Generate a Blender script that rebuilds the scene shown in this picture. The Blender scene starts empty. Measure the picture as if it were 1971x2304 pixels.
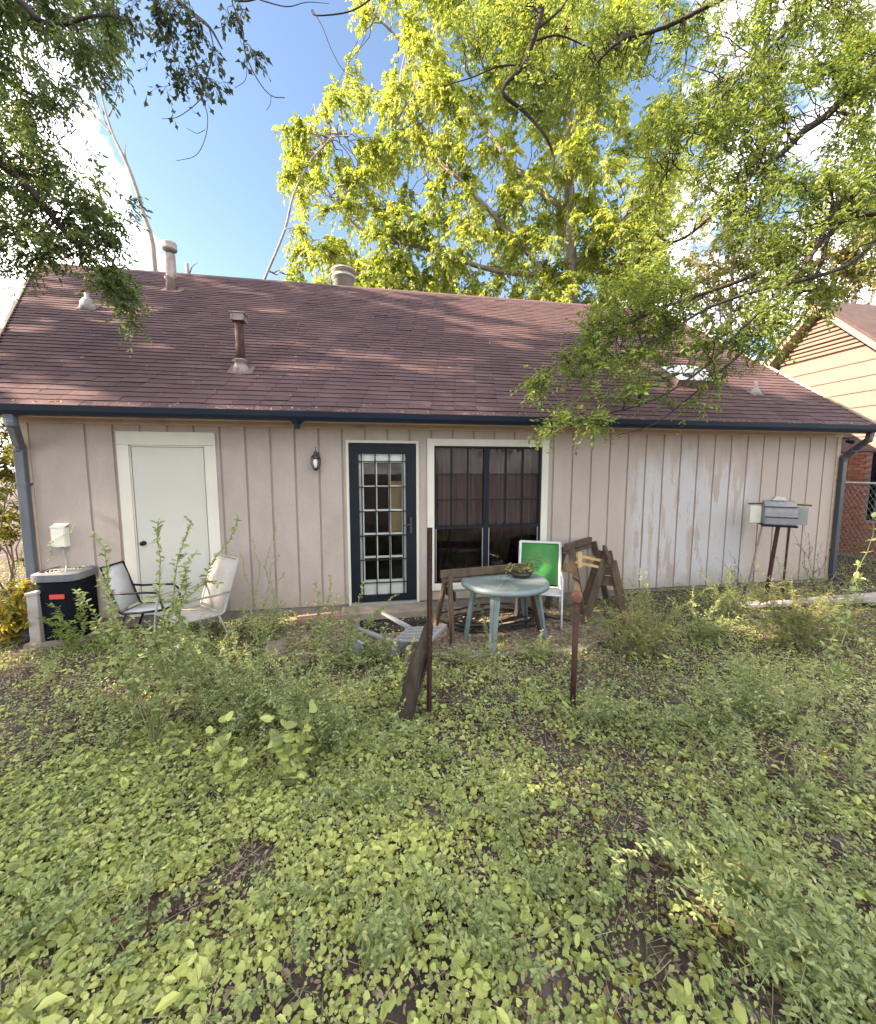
import bpy, math, random
import numpy as np
from mathutils import Vector, Matrix
random.seed(7); rng = np.random.default_rng(11)
scene = bpy.context.scene
col = scene.collection
R = math.radians

# ------------------------------------------------------------------ camera
CAM = np.array([3.3932, -5.6014, 1.8538]); YAW, PITCH, FPX = 0.171214, -0.099217, 900.0
cd = bpy.data.cameras.new('camera'); cam = bpy.data.objects.new('camera', cd); col.objects.link(cam)
cd.sensor_fit = 'HORIZONTAL'; cd.sensor_width = 36; cd.lens = 36 * FPX / 1971; cd.clip_start = .05; cd.clip_end = 3000
cam.location = CAM; cam.rotation_euler = (math.pi / 2 + PITCH, 0, -YAW)
scene.camera = cam
scene.render.resolution_x, scene.render.resolution_y = 876, 1024
cf = np.array([math.sin(YAW) * math.cos(PITCH), math.cos(YAW) * math.cos(PITCH), math.sin(PITCH)])
cr = np.array([math.cos(YAW), -math.sin(YAW), 0]); cu = np.cross(cr, cf)
def ray(x, y): return cf + cr * ((x - 985.5) / FPX) - cu * ((y - 1152) / FPX)
def at(x, y, d): return CAM + ray(x, y) * d                       # pixel + depth along the axis
def onY(x, y, Y): d = ray(x, y); return CAM + d * ((Y - CAM[1]) / d[1])
def onZ(x, y, Z): d = ray(x, y); return CAM + d * ((Z - CAM[2]) / d[2])
def onX(x, y, X): d = ray(x, y); return CAM + d * ((X - CAM[0]) / d[0])
ZE, YE, MP = 2.60, -.40, .70                                       # eave height, eave line, roof pitch
def onRoof(x, y):
    d = ray(x, y); t = (ZE + MP * (CAM[1] - YE) - CAM[2]) / (d[2] - MP * d[1]); return CAM + d * t

# ------------------------------------------------------------------ sky, sun, exposure
SUN_EL, SUN_AZ = 29.0, -91.0                                       # azimuth from +Y towards +X
sd = np.array([math.sin(R(SUN_AZ)) * math.cos(R(SUN_EL)), math.cos(R(SUN_AZ)) * math.cos(R(SUN_EL)), math.sin(R(SUN_EL))])
w = bpy.data.worlds.new('World'); scene.world = w; w.use_nodes = True
nt = w.node_tree; nt.nodes.clear()
def wn(t, **k):
    n = nt.nodes.new(t)
    for a, b in k.items(): setattr(n, a, b)
    return n
sky = wn('ShaderNodeTexSky', sky_type='NISHITA', sun_disc=False, sun_elevation=R(SUN_EL), sun_rotation=R(SUN_AZ))
sky.air_density = 1.0; sky.dust_density = 1.0; sky.ozone_density = 1.0
tc = wn('ShaderNodeTexCoord')
nz = wn('ShaderNodeTexNoise'); nz.inputs['Scale'].default_value = 2.6; nz.inputs['Detail'].default_value = 9; nz.inputs['Roughness'].default_value = .58; nz.inputs['Distortion'].default_value = .25
mp = wn('ShaderNodeMapping'); mp.inputs['Location'].default_value = (3.1, 1.7, .4); mp.inputs['Scale'].default_value = (1, 1, 1.7)
nt.links.new(tc.outputs['Generated'], mp.inputs['Vector']); nt.links.new(mp.outputs['Vector'], nz.inputs['Vector'])
cloud = nz.outputs['Fac']
for (px, py, amp, k) in ((235, 240, .30, 40), (1780, 40, .30, 34), (1600, 430, -.20, 26), (30, 600, .22, 30), (1600, 560, .10, 20), (560, 330, -.30, 11), (1400, 350, -.12, 14)):
    v = ray(px, py); v = v / np.linalg.norm(v)
    dp = wn('ShaderNodeVectorMath', operation='DOT_PRODUCT'); dp.inputs[1].default_value = tuple(v); nt.links.new(tc.outputs['Generated'], dp.inputs[0])
    a = wn('ShaderNodeMath', operation='SUBTRACT'); nt.links.new(dp.outputs['Value'], a.inputs[0]); a.inputs[1].default_value = 1
    b = wn('ShaderNodeMath', operation='MULTIPLY'); nt.links.new(a.outputs[0], b.inputs[0]); b.inputs[1].default_value = k
    e = wn('ShaderNodeMath', operation='EXPONENT'); nt.links.new(b.outputs[0], e.inputs[0])
    m = wn('ShaderNodeMath', operation='MULTIPLY_ADD'); nt.links.new(e.outputs[0], m.inputs[0]); m.inputs[1].default_value = amp; nt.links.new(cloud, m.inputs[2]); cloud = m.outputs[0]
cr_ = wn('ShaderNodeValToRGB'); cr_.color_ramp.elements[0].position = .455; cr_.color_ramp.elements[1].position = .66
nt.links.new(cloud, cr_.inputs['Fac'])
mx = wn('ShaderNodeMix', data_type='RGBA'); nt.links.new(cr_.outputs['Color'], mx.inputs['Factor'])
nt.links.new(sky.outputs['Color'], mx.inputs['A']); mx.inputs['B'].default_value = (23.2, 21.8, 20.7, 1)
bg = wn('ShaderNodeBackground'); bg.inputs['Strength'].default_value = .053
nt.links.new(mx.outputs['Result'], bg.inputs['Color'])
out = wn('ShaderNodeOutputWorld'); nt.links.new(bg.outputs[0], out.inputs['Surface'])
sl = bpy.data.lights.new('sun', 'SUN'); sl.energy = 4.1; sl.angle = R(.55); sl.color = (1, .80, .58)
so = bpy.data.objects.new('sun', sl); col.objects.link(so); so.rotation_euler = Vector(sd).to_track_quat('Z', 'Y').to_euler()
vs = scene.view_settings; vs.view_transform = 'Standard'; vs.look = 'None'; vs.exposure = 2.82; vs.gamma = 1; vs.use_curve_mapping = False
scene.cycles.max_bounces = 7; scene.cycles.transparent_max_bounces = 12; scene.cycles.diffuse_bounces = 4

# ------------------------------------------------------------------ materials
def nodes(name):
    m = bpy.data.materials.new(name); m.use_nodes = True; return m, m.node_tree, m.node_tree.nodes['Principled BSDF']
def addn(t, typ, **k):
    n = t.nodes.new(typ)
    for a, b in k.items(): setattr(n, a, b)
    return n
def C4(c): return (c[0], c[1], c[2], 1)
def mat(name, c1, c2=None, rough=.7, scale=8, stretch=(1, 1, 1), bump=0, bscale=60, spec=.3, metal=0, rnd=None, lo=.35, hi=.65, dirt=None):
    """noise-mottled paint / wood / stone; rnd: 'object' or 'attr' varies brightness piece by piece"""
    m, t, b = nodes(name); b.inputs['Roughness'].default_value = rough; b.inputs['Specular IOR Level'].default_value = spec; b.inputs['Metallic'].default_value = metal
    c2 = c2 or tuple(v * .8 for v in c1)
    tcn = addn(t, 'ShaderNodeNewGeometry'); mpn = addn(t, 'ShaderNodeMapping'); mpn.inputs['Scale'].default_value = stretch; t.links.new(tcn.outputs['Position'], mpn.inputs['Vector'])
    n = addn(t, 'ShaderNodeTexNoise'); n.inputs['Scale'].default_value = scale; n.inputs['Detail'].default_value = 8; n.inputs['Roughness'].default_value = .62
    t.links.new(mpn.outputs[0], n.inputs['Vector'])
    r = addn(t, 'ShaderNodeValToRGB'); r.color_ramp.elements[0].position = lo; r.color_ramp.elements[1].position = hi
    r.color_ramp.elements[0].color = C4(c1); r.color_ramp.elements[1].color = C4(c2); t.links.new(n.outputs['Fac'], r.inputs['Fac'])
    o = r.outputs['Color']
    if rnd:
        if rnd == 'object': s = addn(t, 'ShaderNodeObjectInfo').outputs['Random']
        else: s = addn(t, 'ShaderNodeAttribute', attribute_name='rnd').outputs['Fac']
        mr = addn(t, 'ShaderNodeMapRange'); mr.inputs['To Min'].default_value = .84; mr.inputs['To Max'].default_value = 1.16; t.links.new(s, mr.inputs['Value'])
        h = addn(t, 'ShaderNodeVectorMath', operation='SCALE'); t.links.new(o, h.inputs[0]); t.links.new(mr.outputs[0], h.inputs['Scale']); o = h.outputs[0]
    if dirt:                                                       # (colour, scale, threshold): blotches of dirt or rust
        n2 = addn(t, 'ShaderNodeTexNoise'); n2.inputs['Scale'].default_value = dirt[1]; n2.inputs['Detail'].default_value = 6; t.links.new(mpn.outputs[0], n2.inputs['Vector'])
        r2 = addn(t, 'ShaderNodeMapRange'); r2.inputs['From Min'].default_value = dirt[2]; r2.inputs['From Max'].default_value = dirt[2] + .16; t.links.new(n2.outputs['Fac'], r2.inputs['Value'])
        x = addn(t, 'ShaderNodeMix', data_type='RGBA'); t.links.new(r2.outputs[0], x.inputs['Factor']); t.links.new(o, x.inputs['A']); x.inputs['B'].default_value = C4(dirt[0]); o = x.outputs['Result']
    t.links.new(o, b.inputs['Base Color'])
    if bump:
        nb = addn(t, 'ShaderNodeTexNoise'); nb.inputs['Scale'].default_value = bscale; nb.inputs['Detail'].default_value = 5; t.links.new(mpn.outputs[0], nb.inputs['Vector'])
        bp = addn(t, 'ShaderNodeBump'); bp.inputs['Strength'].default_value = bump; bp.inputs['Distance'].default_value = .01; t.links.new(nb.outputs['Fac'], bp.inputs['Height']); t.links.new(bp.outputs[0], b.inputs['Normal'])
    return m
def leafmat(name, cols, trans=.38, rough=.5, tcol=None):
    m, t, b = nodes(name); b.inputs['Roughness'].default_value = rough; b.inputs['Specular IOR Level'].default_value = .35
    a = addn(t, 'ShaderNodeAttribute', attribute_name='rnd'); r = addn(t, 'ShaderNodeValToRGB'); e = r.color_ramp.elements
    while len(e) < len(cols): e.new(.5)
    for i, c in enumerate(cols): e[i].position = i / (len(cols) - 1); e[i].color = C4(c)
    t.links.new(a.outputs['Fac'], r.inputs['Fac']); t.links.new(r.outputs[0], b.inputs['Base Color'])
    tr = addn(t, 'ShaderNodeBsdfTranslucent'); mxx = addn(t, 'ShaderNodeMix', data_type='RGBA', blend_type='MULTIPLY'); mxx.inputs['Factor'].default_value = 1
    t.links.new(r.outputs[0], mxx.inputs['A']); mxx.inputs['B'].default_value = C4(tcol or (1.5, 1.35, .7)); t.links.new(mxx.outputs['Result'], tr.inputs['Color'])
    s = addn(t, 'ShaderNodeMixShader'); s.inputs[0].default_value = trans; t.links.new(b.outputs[0], s.inputs[1]); t.links.new(tr.outputs[0], s.inputs[2])
    t.links.new(s.outputs[0], t.nodes['Material Output'].inputs['Surface'])
    return m
def glassmat(name, tint=(.8, .82, .82), ior=1.5, rough=.02):
    m = bpy.data.materials.new(name); m.use_nodes = True; t = m.node_tree; t.nodes.clear()
    f = addn(t, 'ShaderNodeFresnel'); f.inputs['IOR'].default_value = ior
    a = addn(t, 'ShaderNodeBsdfTransparent'); a.inputs[0].default_value = C4(tint); g = addn(t, 'ShaderNodeBsdfGlossy'); g.inputs['Roughness'].default_value = rough
    s = addn(t, 'ShaderNodeMixShader'); t.links.new(f.outputs[0], s.inputs[0]); t.links.new(a.outputs[0], s.inputs[1]); t.links.new(g.outputs[0], s.inputs[2])
    o = addn(t, 'ShaderNodeOutputMaterial'); t.links.new(s.outputs[0], o.inputs['Surface']); return m
def wallmat():
    """tan siding paint, grime near the ground, and the big chalky patch with drip stains on the right half"""
    m, t, b = nodes('siding_paint'); b.inputs['Roughness'].default_value = .8; b.inputs['Specular IOR Level'].default_value = .2
    L = t.links.new; g = addn(t, 'ShaderNodeNewGeometry'); sx = addn(t, 'ShaderNodeSeparateXYZ'); L(g.outputs['Position'], sx.inputs[0])
    def noise(sc, st, det=7, ro=.6):
        mpn = addn(t, 'ShaderNodeMapping'); mpn.inputs['Scale'].default_value = st; L(g.outputs['Position'], mpn.inputs['Vector'])
        n = addn(t, 'ShaderNodeTexNoise'); n.inputs['Scale'].default_value = sc; n.inputs['Detail'].default_value = det; n.inputs['Roughness'].default_value = ro; L(mpn.outputs[0], n.inputs['Vector']); return n.outputs['Fac']
    def mr(v, a, c, d=0, e=1):
        n = addn(t, 'ShaderNodeMapRange'); n.inputs['From Min'].default_value = a; n.inputs['From Max'].default_value = c; n.inputs['To Min'].default_value = d; n.inputs['To Max'].default_value = e; L(v, n.inputs['Value']); return n.outputs[0]
    def mth(op, a, c):
        n = addn(t, 'ShaderNodeMath', operation=op)
        for i, v in enumerate((a, c)):
            if isinstance(v, (int, float)): n.inputs[i].default_value = v
            else: L(v, n.inputs[i])
        return n.outputs[0]
    def mixc(f, a, c):
        n = addn(t, 'ShaderNodeMix', data_type='RGBA'); L(f, n.inputs['Factor'])
        for k, v in (('A', a), ('B', c)):
            if isinstance(v, tuple): n.inputs[k].default_value = C4(v)
            else: L(v, n.inputs[k])
        return n.outputs['Result']
    base = mixc(mr(noise(2.2, (1, 1, .5)), .35, .68), (.385, .335, .30), (.315, .27, .24))
    base = mixc(mth('MULTIPLY', mr(sx.outputs['X'], 5.0, 7.5), .7), base, (.38, .325, .277))
    top = mr(mth('ADD', sx.outputs['Z'], mth('MULTIPLY', noise(5, (1.6, 1, .25)), 1.5)), 2.95, 2.55)      # patch fades out raggedly upward
    xm = mth('MULTIPLY', mr(sx.outputs['X'], 7.2, 7.6), mr(sx.outputs['X'], 9.75, 9.45))
    st = mr(noise(2.3, (2.0, 1, .34), 8, .62), .575, .535)
    st2 = mr(noise(26, (1.4, 1, .12), 4), .70, .60)
    patch = mth('MULTIPLY', mth('MULTIPLY', xm, top), mth('MULTIPLY', st, st2))
    c = mixc(mth('MULTIPLY', patch, .92), base, (.42, .412, .415))
    under = mth('MULTIPLY', mth('MULTIPLY', mr(sx.outputs['X'], 6.9, 7.6), mr(sx.outputs['X'], 10.0, 9.4)), mth('SUBTRACT', 1, patch))
    c = mixc(mth('MULTIPLY', mth('MULTIPLY', under, mr(noise(4, (1.5, 1, .5)), .4, .65)), .55), c, (.30, .235, .205))
    low = mth('MULTIPLY', mr(mth('ADD', sx.outputs['Z'], mth('MULTIPLY', noise(7, (1, 1, .7)), .5)), .56, .22), .8)
    c = mixc(low, c, (.27, .24, .19))
    fine = mr(noise(60, (1, 1, .3), 4), .3, .75, .94, 1.05)
    v = addn(t, 'ShaderNodeVectorMath', operation='SCALE'); L(c, v.inputs[0]); L(fine, v.inputs['Scale']); L(v.outputs[0], b.inputs['Base Color'])
    bp = addn(t, 'ShaderNodeBump'); bp.inputs['Strength'].default_value = .25; bp.inputs['Distance'].default_value = .004; L(noise(90, (2, 1, .2), 3), bp.inputs['Height']); L(bp.outputs[0], b.inputs['Normal'])
    return m
M = {}
M['wall'] = wallmat()
M['groove'] = mat('groove_paint', (.30, .245, .218), (.25, .20, .178), .85, 3)
M['frieze'] = mat('frieze_paint', (.46, .37, .29), (.40, .31, .235), .7, 3, (1, 1, 3), dirt=((.25, .19, .13), 2.5, .62))
M['cream'] = mat('cream_trim', (.58, .56, .49), (.52, .50, .435), .55, 4, (1, 1, .6), bump=.08)
M['doorwhite'] = mat('door_paint', (.47, .465, .415), (.445, .44, .39), .45, 1.6)
M['gutter'] = mat('gutter_paint', (.007, .013, .026), (.012, .018, .029), .5, 5, (.4, 1, 1), spec=.18, dirt=((.07, .065, .06), 9, .68))
M['spout'] = mat('downspout_paint', (.085, .10, .125), (.06, .07, .085), .45, 6, (1, 1, .3), spec=.5)
M['spoutdark'] = mat('downspout_dark', (.035, .042, .055), (.05, .056, .065), .4, 6, (1, 1, .3), spec=.5)
M['shingle'] = mat('shingle', (.112, .070, .069), (.076, .049, .057), .92, 1.1, (1, 1, 1), bump=.5, bscale=220, spec=.12, rnd='object', lo=.3, hi=.7, dirt=((.10, .062, .065), 3.2, .56))
M['shingle_joined'] = mat('shingle_joined', (.112, .070, .069), (.076, .049, .057), .92, 1.1, (1, 1, 1), bump=.5, bscale=220, spec=.12, rnd='attr', lo=.3, hi=.7, dirt=((.10, .062, .065), 3.2, .56))
M['butt_shadow'] = mat('shingle_butt_shadow', (.022, .016, .018), None, .95)  # dark cut asphalt edge, coloured to stand in for the course shadow lines
M['deck'] = mat('roof_deck', (.05, .035, .035), None, .95)
M['edge'] = mat('drip_edge', (.22, .20, .19), (.14, .12, .11), .7, 9)
M['black'] = mat('black_paint', (.005, .007, .013), (.008, .010, .016), .5, 5, spec=.2)
M['barblack'] = mat('black_bar', (.008, .008, .010), None, .5, 5)
M['inner'] = mat('inner_door', (.62, .62, .57), (.58, .575, .52), .5, 4)
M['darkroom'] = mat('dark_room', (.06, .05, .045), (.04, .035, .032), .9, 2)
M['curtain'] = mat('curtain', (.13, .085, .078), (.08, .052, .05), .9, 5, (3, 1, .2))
M['tanpaper'] = mat('tan_panel', (.52, .36, .19), (.45, .30, .15), .8, 5)
M['screen'] = mat('insect_screen', (.020, .020, .024), (.012, .012, .016), .6, 6)
M['glass'] = glassmat('glass', (.97, .98, .98), 1.22); M['glassdark'] = glassmat('tinted_glass', (.62, .60, .62))
M['alu'] = mat('aluminium', (.42, .42, .42), (.35, .35, .35), .4, 9, metal=.6)
M['conc'] = mat('concrete', (.27, .225, .18), (.19, .16, .13), .9, 5, bump=.4, bscale=50, dirt=((.16, .13, .10), 4, .58))
M['found'] = mat('foundation', (.25, .215, .19), (.16, .14, .125), .95, 7, bump=.4, bscale=40)
M['mat'] = mat('door_mat', (.008, .008, .012), None, .95, 30, bump=.5, bscale=200)
M['galv'] = mat('galvanised', (.30, .26, .25), (.23, .18, .17), .55, 6, metal=.3, dirt=((.20, .09, .055), 7, .52))
M['galvlight'] = mat('galvanised_light', (.36, .35, .325), (.28, .265, .245), .6, 6, metal=.1, dirt=((.30, .22, .17), 7, .62))
M['lead'] = mat('lead_flashing', (.27, .27, .265), (.21, .205, .20), .6, 9)
M['tar'] = mat('flashing_tar', (.12, .075, .075), (.20, .15, .15), .9, 14)
M['skylight'] = mat('white_acrylic', (.82, .82, .84), None, .25, 3)
M['acblack'] = mat('air_conditioner_black', (.005, .006, .011), (.008, .010, .015), .7, 8, spec=.08)
M['acgrey'] = mat('air_conditioner_top', (.13, .14, .155), (.10, .107, .118), .6, 8)
M['red'] = mat('red_badge', (.50, .06, .045), (.42, .05, .04), .4)
M['box'] = mat('box_plastic', (.68, .67, .60), (.62, .61, .54), .5, 6)
M['bronze'] = mat('lamp_bronze', (.05, .042, .05), (.08, .07, .075), .45, 30, metal=.5)
M['bulb'] = mat('lamp_glass', (.78, .79, .80), None, .2)
M['sling'] = mat('tan_sling', (.40, .375, .34), (.35, .325, .295), .8, 40, bump=.3, bscale=300)
M['frame'] = mat('chair_frame', (.30, .29, .27), (.24, .23, .21), .5, 8)
M['whiteplastic'] = mat('white_plastic', (.52, .525, .535), (.44, .445, .45), .45, 5, dirt=((.36, .37, .33), 6, .6))
M['grayplastic'] = mat('dirty_white_plastic', (.27, .275, .285), (.21, .215, .215), .5, 5, dirt=((.20, .26, .22), 6, .58))
M['green'] = mat('green_sling', (.045, .20, .050), (.035, .16, .042), .6, 9, bump=.2, bscale=300)
M['table'] = mat('table_plastic', (.165, .205, .205), (.125, .16, .16), .5, 6, dirt=((.24, .28, .275), 5, .6))
M['oldwood'] = mat('weathered_wood', (.105, .077, .050), (.050, .037, .026), .9, 9, (1, 1, .35), bump=.5, bscale=70, dirt=((.05, .04, .03), 6, .6))
M['newwood'] = mat('yellow_wood', (.46, .33, .16), (.36, .25, .12), .8, 10, (1, 1, .3), bump=.3, bscale=70)
M['greywood'] = mat('grey_board', (.33, .30, .29), (.22, .195, .185), .9, 6, (.3, 1, 1), bump=.4, bscale=70)
M['rotwood'] = mat('rotten_wood', (.028, .021, .017), (.062, .046, .034), .95, 14, (1, 1, .25), bump=.8, bscale=60)
M['rust'] = mat('rusty_steel', (.030, .015, .013), (.062, .027, .020), .75, 16, bump=.3, bscale=120)
M['rustcap'] = mat('rusty_cap', (.17, .085, .062), (.11, .05, .036), .7, 20, bump=.3)
M['hose'] = mat('black_hose', (.012, .012, .014), (.035, .033, .032), .6, 12)
M['grill'] = mat('grill_grey', (.23, .235, .25), (.19, .195, .21), .5, 10, dirt=((.42, .42, .43), 6, .62))
M['soil'] = mat('soil', (.085, .064, .057), (.036, .028, .026), .95, 3.4, bump=.9, bscale=35, dirt=((.17, .14, .13), 2.1, .57))
M['bark'] = mat('bark', (.050, .040, .034), (.024, .020, .018), .95, 14, (1, 1, .35), bump=.6, bscale=50)
M['barkpale'] = mat('pale_bark', (.27, .235, .20), (.15, .125, .105), .9, 6, (1, 1, .4), bump=.4)
M['stem'] = mat('green_stem', (.16, .19, .075), (.21, .20, .10), .7, 10)
M['drystem'] = mat('dry_stem', (.10, .080, .065), (.05, .04, .035), .9, 10)
M['straw'] = mat('dry_straw', (.38, .32, .22), (.24, .19, .13), .8, 30)
M['nsiding'] = mat('neighbour_siding', (.185, .125, .110), (.16, .108, .095), .7, 3, (1, .4, 1))
M['nroof'] = mat('neighbour_shingle', (.085, .055, .052), (.060, .040, .040), .95, 6, bump=.4)
M['ntrim'] = mat('neighbour_trim', (.27, .19, .15), (.235, .165, .13), .65, 5)
M['brick'] = mat('brick', (.36, .155, .10), (.28, .11, .075), .9, 9, rnd='object', bump=.4)
M['mortar'] = mat('mortar', (.36, .30, .26), None, .95, 20)
M['leafbg'] = leafmat('leaf_background', [(.155, .205, .044), (.25, .305, .066), (.36, .395, .10)], .55, .5, (1.35, 1.3, .6))
M['leafbg2'] = leafmat('leaf_background_olive', [(.105, .125, .028), (.17, .185, .045), (.31, .26, .065)], .42)
M['leafR'] = leafmat('leaf_right', [(.10, .155, .042), (.165, .235, .060), (.25, .305, .085)], .52)
M['leafL'] = leafmat('leaf_left', [(.062, .098, .045), (.10, .155, .062), (.18, .225, .07)], .45)
M['leafoak'] = leafmat('leaf_oak', [(.022, .036, .024), (.04, .06, .03), (.06, .085, .034)], .25)
M['cover'] = leafmat('leaf_ground_cover', [(.15, .17, .07), (.25, .295, .09), (.35, .41, .12), (.48, .52, .18)], .30, .55)
M['weed'] = leafmat('leaf_weed', [(.15, .20, .085), (.24, .30, .12), (.37, .40, .18)], .32)
M['yellow'] = leafmat('leaf_yellowed_and_sunlit', [(.20, .19, .035), (.32, .27, .04), (.17, .20, .045)], .45)  # yellowed low leaves; on the left bushes the yellow paints in sunlight
M['litter'] = leafmat('dead_leaf', [(.13, .085, .055), (.22, .155, .105), (.34, .27, .21)], .15, .85, (1, .8, .6))
M['grass'] = leafmat('grass_blade', [(.12, .15, .05), (.20, .22, .075), (.30, .27, .12)], .3)
M['drape'] = leafmat('dead_big_leaf', [(.33, .29, .19), (.38, .33, .22)], .4)

# ------------------------------------------------------------------ mesh helpers
def tag(o, label=None, cat=None, group=None, kind=None):
    for k, v in (('label', label), ('category', cat), ('group', group), ('kind', kind)):
        if v: o[k] = v
    return o
def thing(name, label, cat, loc=(0, 0, 0), group=None):
    o = bpy.data.objects.new(name, None); col.objects.link(o); o.location = tuple(float(v) for v in loc); o.empty_display_size = .2
    return tag(o, label, cat, group)
def wloc(o):
    v = Vector((0, 0, 0))
    if o.type == 'EMPTY': v = Vector(o.location)
    return v
def link(name, me, m, parent=None):
    o = bpy.data.objects.new(name, me); col.objects.link(o)
    if m and not me.materials: me.materials.append(m)
    if parent:
        o.parent = parent; o.matrix_parent_inverse = Matrix.Translation(-wloc(parent))
    return o
class MB:
    def __init__(s, xf=None): s.v = []; s.f = []; s.xf = xf
    def add(s, vs, fs):
        k = len(s.v); s.v += [tuple(v) for v in vs]; s.f += [tuple(i + k for i in f) for f in fs]; return s
    def box(s, a, b):
        (x0, y0, z0), (x1, y1, z1) = a, b
        return s.add([(x0, y0, z0), (x1, y0, z0), (x1, y1, z0), (x0, y1, z0), (x0, y0, z1), (x1, y0, z1), (x1, y1, z1), (x0, y1, z1)],
                     [(3, 2, 1, 0), (4, 5, 6, 7), (0, 1, 5, 4), (1, 2, 6, 5), (2, 3, 7, 6), (3, 0, 4, 7)])
    def beam(s, p, q, wd, h, up=(0, 0, 1), w2=None, h2=None):
        p, q, up = Vector(p), Vector(q), Vector(up); d = (q - p).normalized(); sd_ = d.cross(up)
        if sd_.length < 1e-4: sd_ = d.cross(Vector((0, 1, 0)))
        sd_.normalize(); u = sd_.cross(d); w2 = w2 or wd; h2 = h2 or h; vs = []
        for c, a, b in ((p, wd, h), (q, w2, h2)):
            for i, j in ((-1, -1), (1, -1), (1, 1), (-1, 1)): vs.append(c + sd_ * (i * a / 2) + u * (j * b / 2))
        return s.add(vs, [(0, 1, 2, 3), (7, 6, 5, 4), (0, 4, 5, 1), (1, 5, 6, 2), (2, 6, 7, 3), (3, 7, 4, 0)])
    def tube(s, pts, r, n=8, cap=True):
        pts = [Vector(p) for p in pts]; rs = list(r) if hasattr(r, '__len__') else [r] * len(pts); rings = []
        ref = None; k0 = len(s.v); vs = []
        for i, p in enumerate(pts):
            d = (pts[min(i + 1, len(pts) - 1)] - pts[max(i - 1, 0)]).normalized()
            if ref is None: ref = d.orthogonal().normalized()
            ref = (ref - d * ref.dot(d)); ref = ref.normalized() if ref.length > 1e-5 else d.orthogonal().normalized()
            b = d.cross(ref)
            for j in range(n): a = 2 * math.pi * j / n; vs.append(p + (ref * math.cos(a) + b * math.sin(a)) * rs[i])
        fs = [(i * n + j, i * n + (j + 1) % n, (i + 1) * n + (j + 1) % n, (i + 1) * n + j) for i in range(len(pts) - 1) for j in range(n)]
        if cap: fs += [tuple(range(n - 1, -1, -1)), tuple((len(pts) - 1) * n + j for j in range(n))]
        return s.add(vs, fs)
    def lathe(s, prof, c=(0, 0, 0), n=24, axis=None):
        vs = [(c[0] + r * math.cos(2 * math.pi * j / n), c[1] + r * math.sin(2 * math.pi * j / n), c[2] + z) for r, z in prof for j in range(n)]
        fs = [(i * n + j, i * n + (j + 1) % n, (i + 1) * n + (j + 1) % n, (i + 1) * n + j) for i in range(len(prof) - 1) for j in range(n)]
        if prof[0][0] > 1e-6: fs.append(tuple(range(n - 1, -1, -1)))
        if prof[-1][0] > 1e-6: fs.append(tuple((len(prof) - 1) * n + j for j in range(n)))
        return s.add(vs, fs)
    def prism(s, poly, d):                                         # polygon (3-D points) pushed along d
        n = len(poly); poly = [Vector(p) for p in poly]; d = Vector(d)
        return s.add(poly + [p + d for p in poly], [tuple(range(n - 1, -1, -1)), tuple(range(n, 2 * n))] + [(i, (i + 1) % n, (i + 1) % n + n, i + n) for i in range(n)])
    def build(s, name, m, parent=None, smooth=False, bevel=0):
        v = s.v if s.xf is None else [tuple(s.xf @ Vector(p)) for p in s.v]
        me = bpy.data.meshes.new(name); me.from_pydata([tuple(float(c) for c in p) for p in v], [], s.f); me.update()
        if smooth: me.polygons.foreach_set('use_smooth', [True] * len(me.polygons))
        o = link(name, me, m, parent)
        if bevel:
            b = o.modifiers.new('bevel', 'BEVEL'); b.width = bevel; b.segments = 2; b.limit_method = 'ANGLE'; b.angle_limit = R(40)
        return o
def npmesh(name, V, F, m, parent=None, rnd=None, smooth=False):
    """F: (n,k) index array, all faces of k corners"""
    me = bpy.data.meshes.new(name); V = np.asarray(V, np.float32); F = np.asarray(F, np.int32); n, k = F.shape
    me.vertices.add(len(V)); me.vertices.foreach_set('co', V.ravel()); me.loops.add(n * k); me.loops.foreach_set('vertex_index', F.ravel())
    me.polygons.add(n); me.polygons.foreach_set('loop_start', np.arange(0, n * k, k, dtype=np.int32)); me.update(calc_edges=True)
    me.polygons.foreach_set('use_smooth', np.full(n, bool(smooth)))
    if rnd is not None: a = me.attributes.new('rnd', 'FLOAT', 'POINT'); a.data.foreach_set('value', np.asarray(rnd, np.float32))
    return link(name, me, m, parent)
def unit(a): return a / np.maximum(np.linalg.norm(a, axis=-1, keepdims=True), 1e-9)
SH = {  # outline of one leaf: along, across, lift; quads
    'diamond': ([(0, 0, 0), (.42, .5, .07), (1, 0, -.08), (.42, -.5, .07)], [(0, 1, 2, 3)]),
    'oval': ([(0, 0, 0), (.28, .40, .05), (.68, .42, .03), (1, 0, -.10), (.68, -.42, .03), (.28, -.40, .05)], [(0, 1, 2, 3), (0, 3, 4, 5)]),
    'round': ([(0, 0, 0), (-.06, .30, .02), (.32, .52, .06), (.78, .30, 0), (1, 0, -.07), (.78, -.30, 0), (.32, -.52, .06), (-.06, -.30, .02)], [(0, 1, 2, 3), (0, 3, 4, 4), (0, 4, 5, 5), (0, 5, 6, 7)]),
    'lobe': ([(0, 0, 0), (.45, .10, 0), (.66, .46, .04), (.80, .20, 0), (1, 0, -.06), (.80, -.20, 0), (.66, -.46, .04), (.45, -.10, 0)], [(0, 1, 2, 3), (0, 3, 4, 5), (0, 5, 6, 7)]),
    'blade': ([(0, -.5, 0), (0, .5, 0), (.55, .34, .02), (1, 0, -.22), (.55, -.34, .02)], [(0, 1, 2, 4), (4, 2, 3, 3)]),
}
SH['round'] = (SH['round'][0], [(0, 1, 2, 3), (0, 3, 4, 5), (0, 5, 6, 7)])
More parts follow.
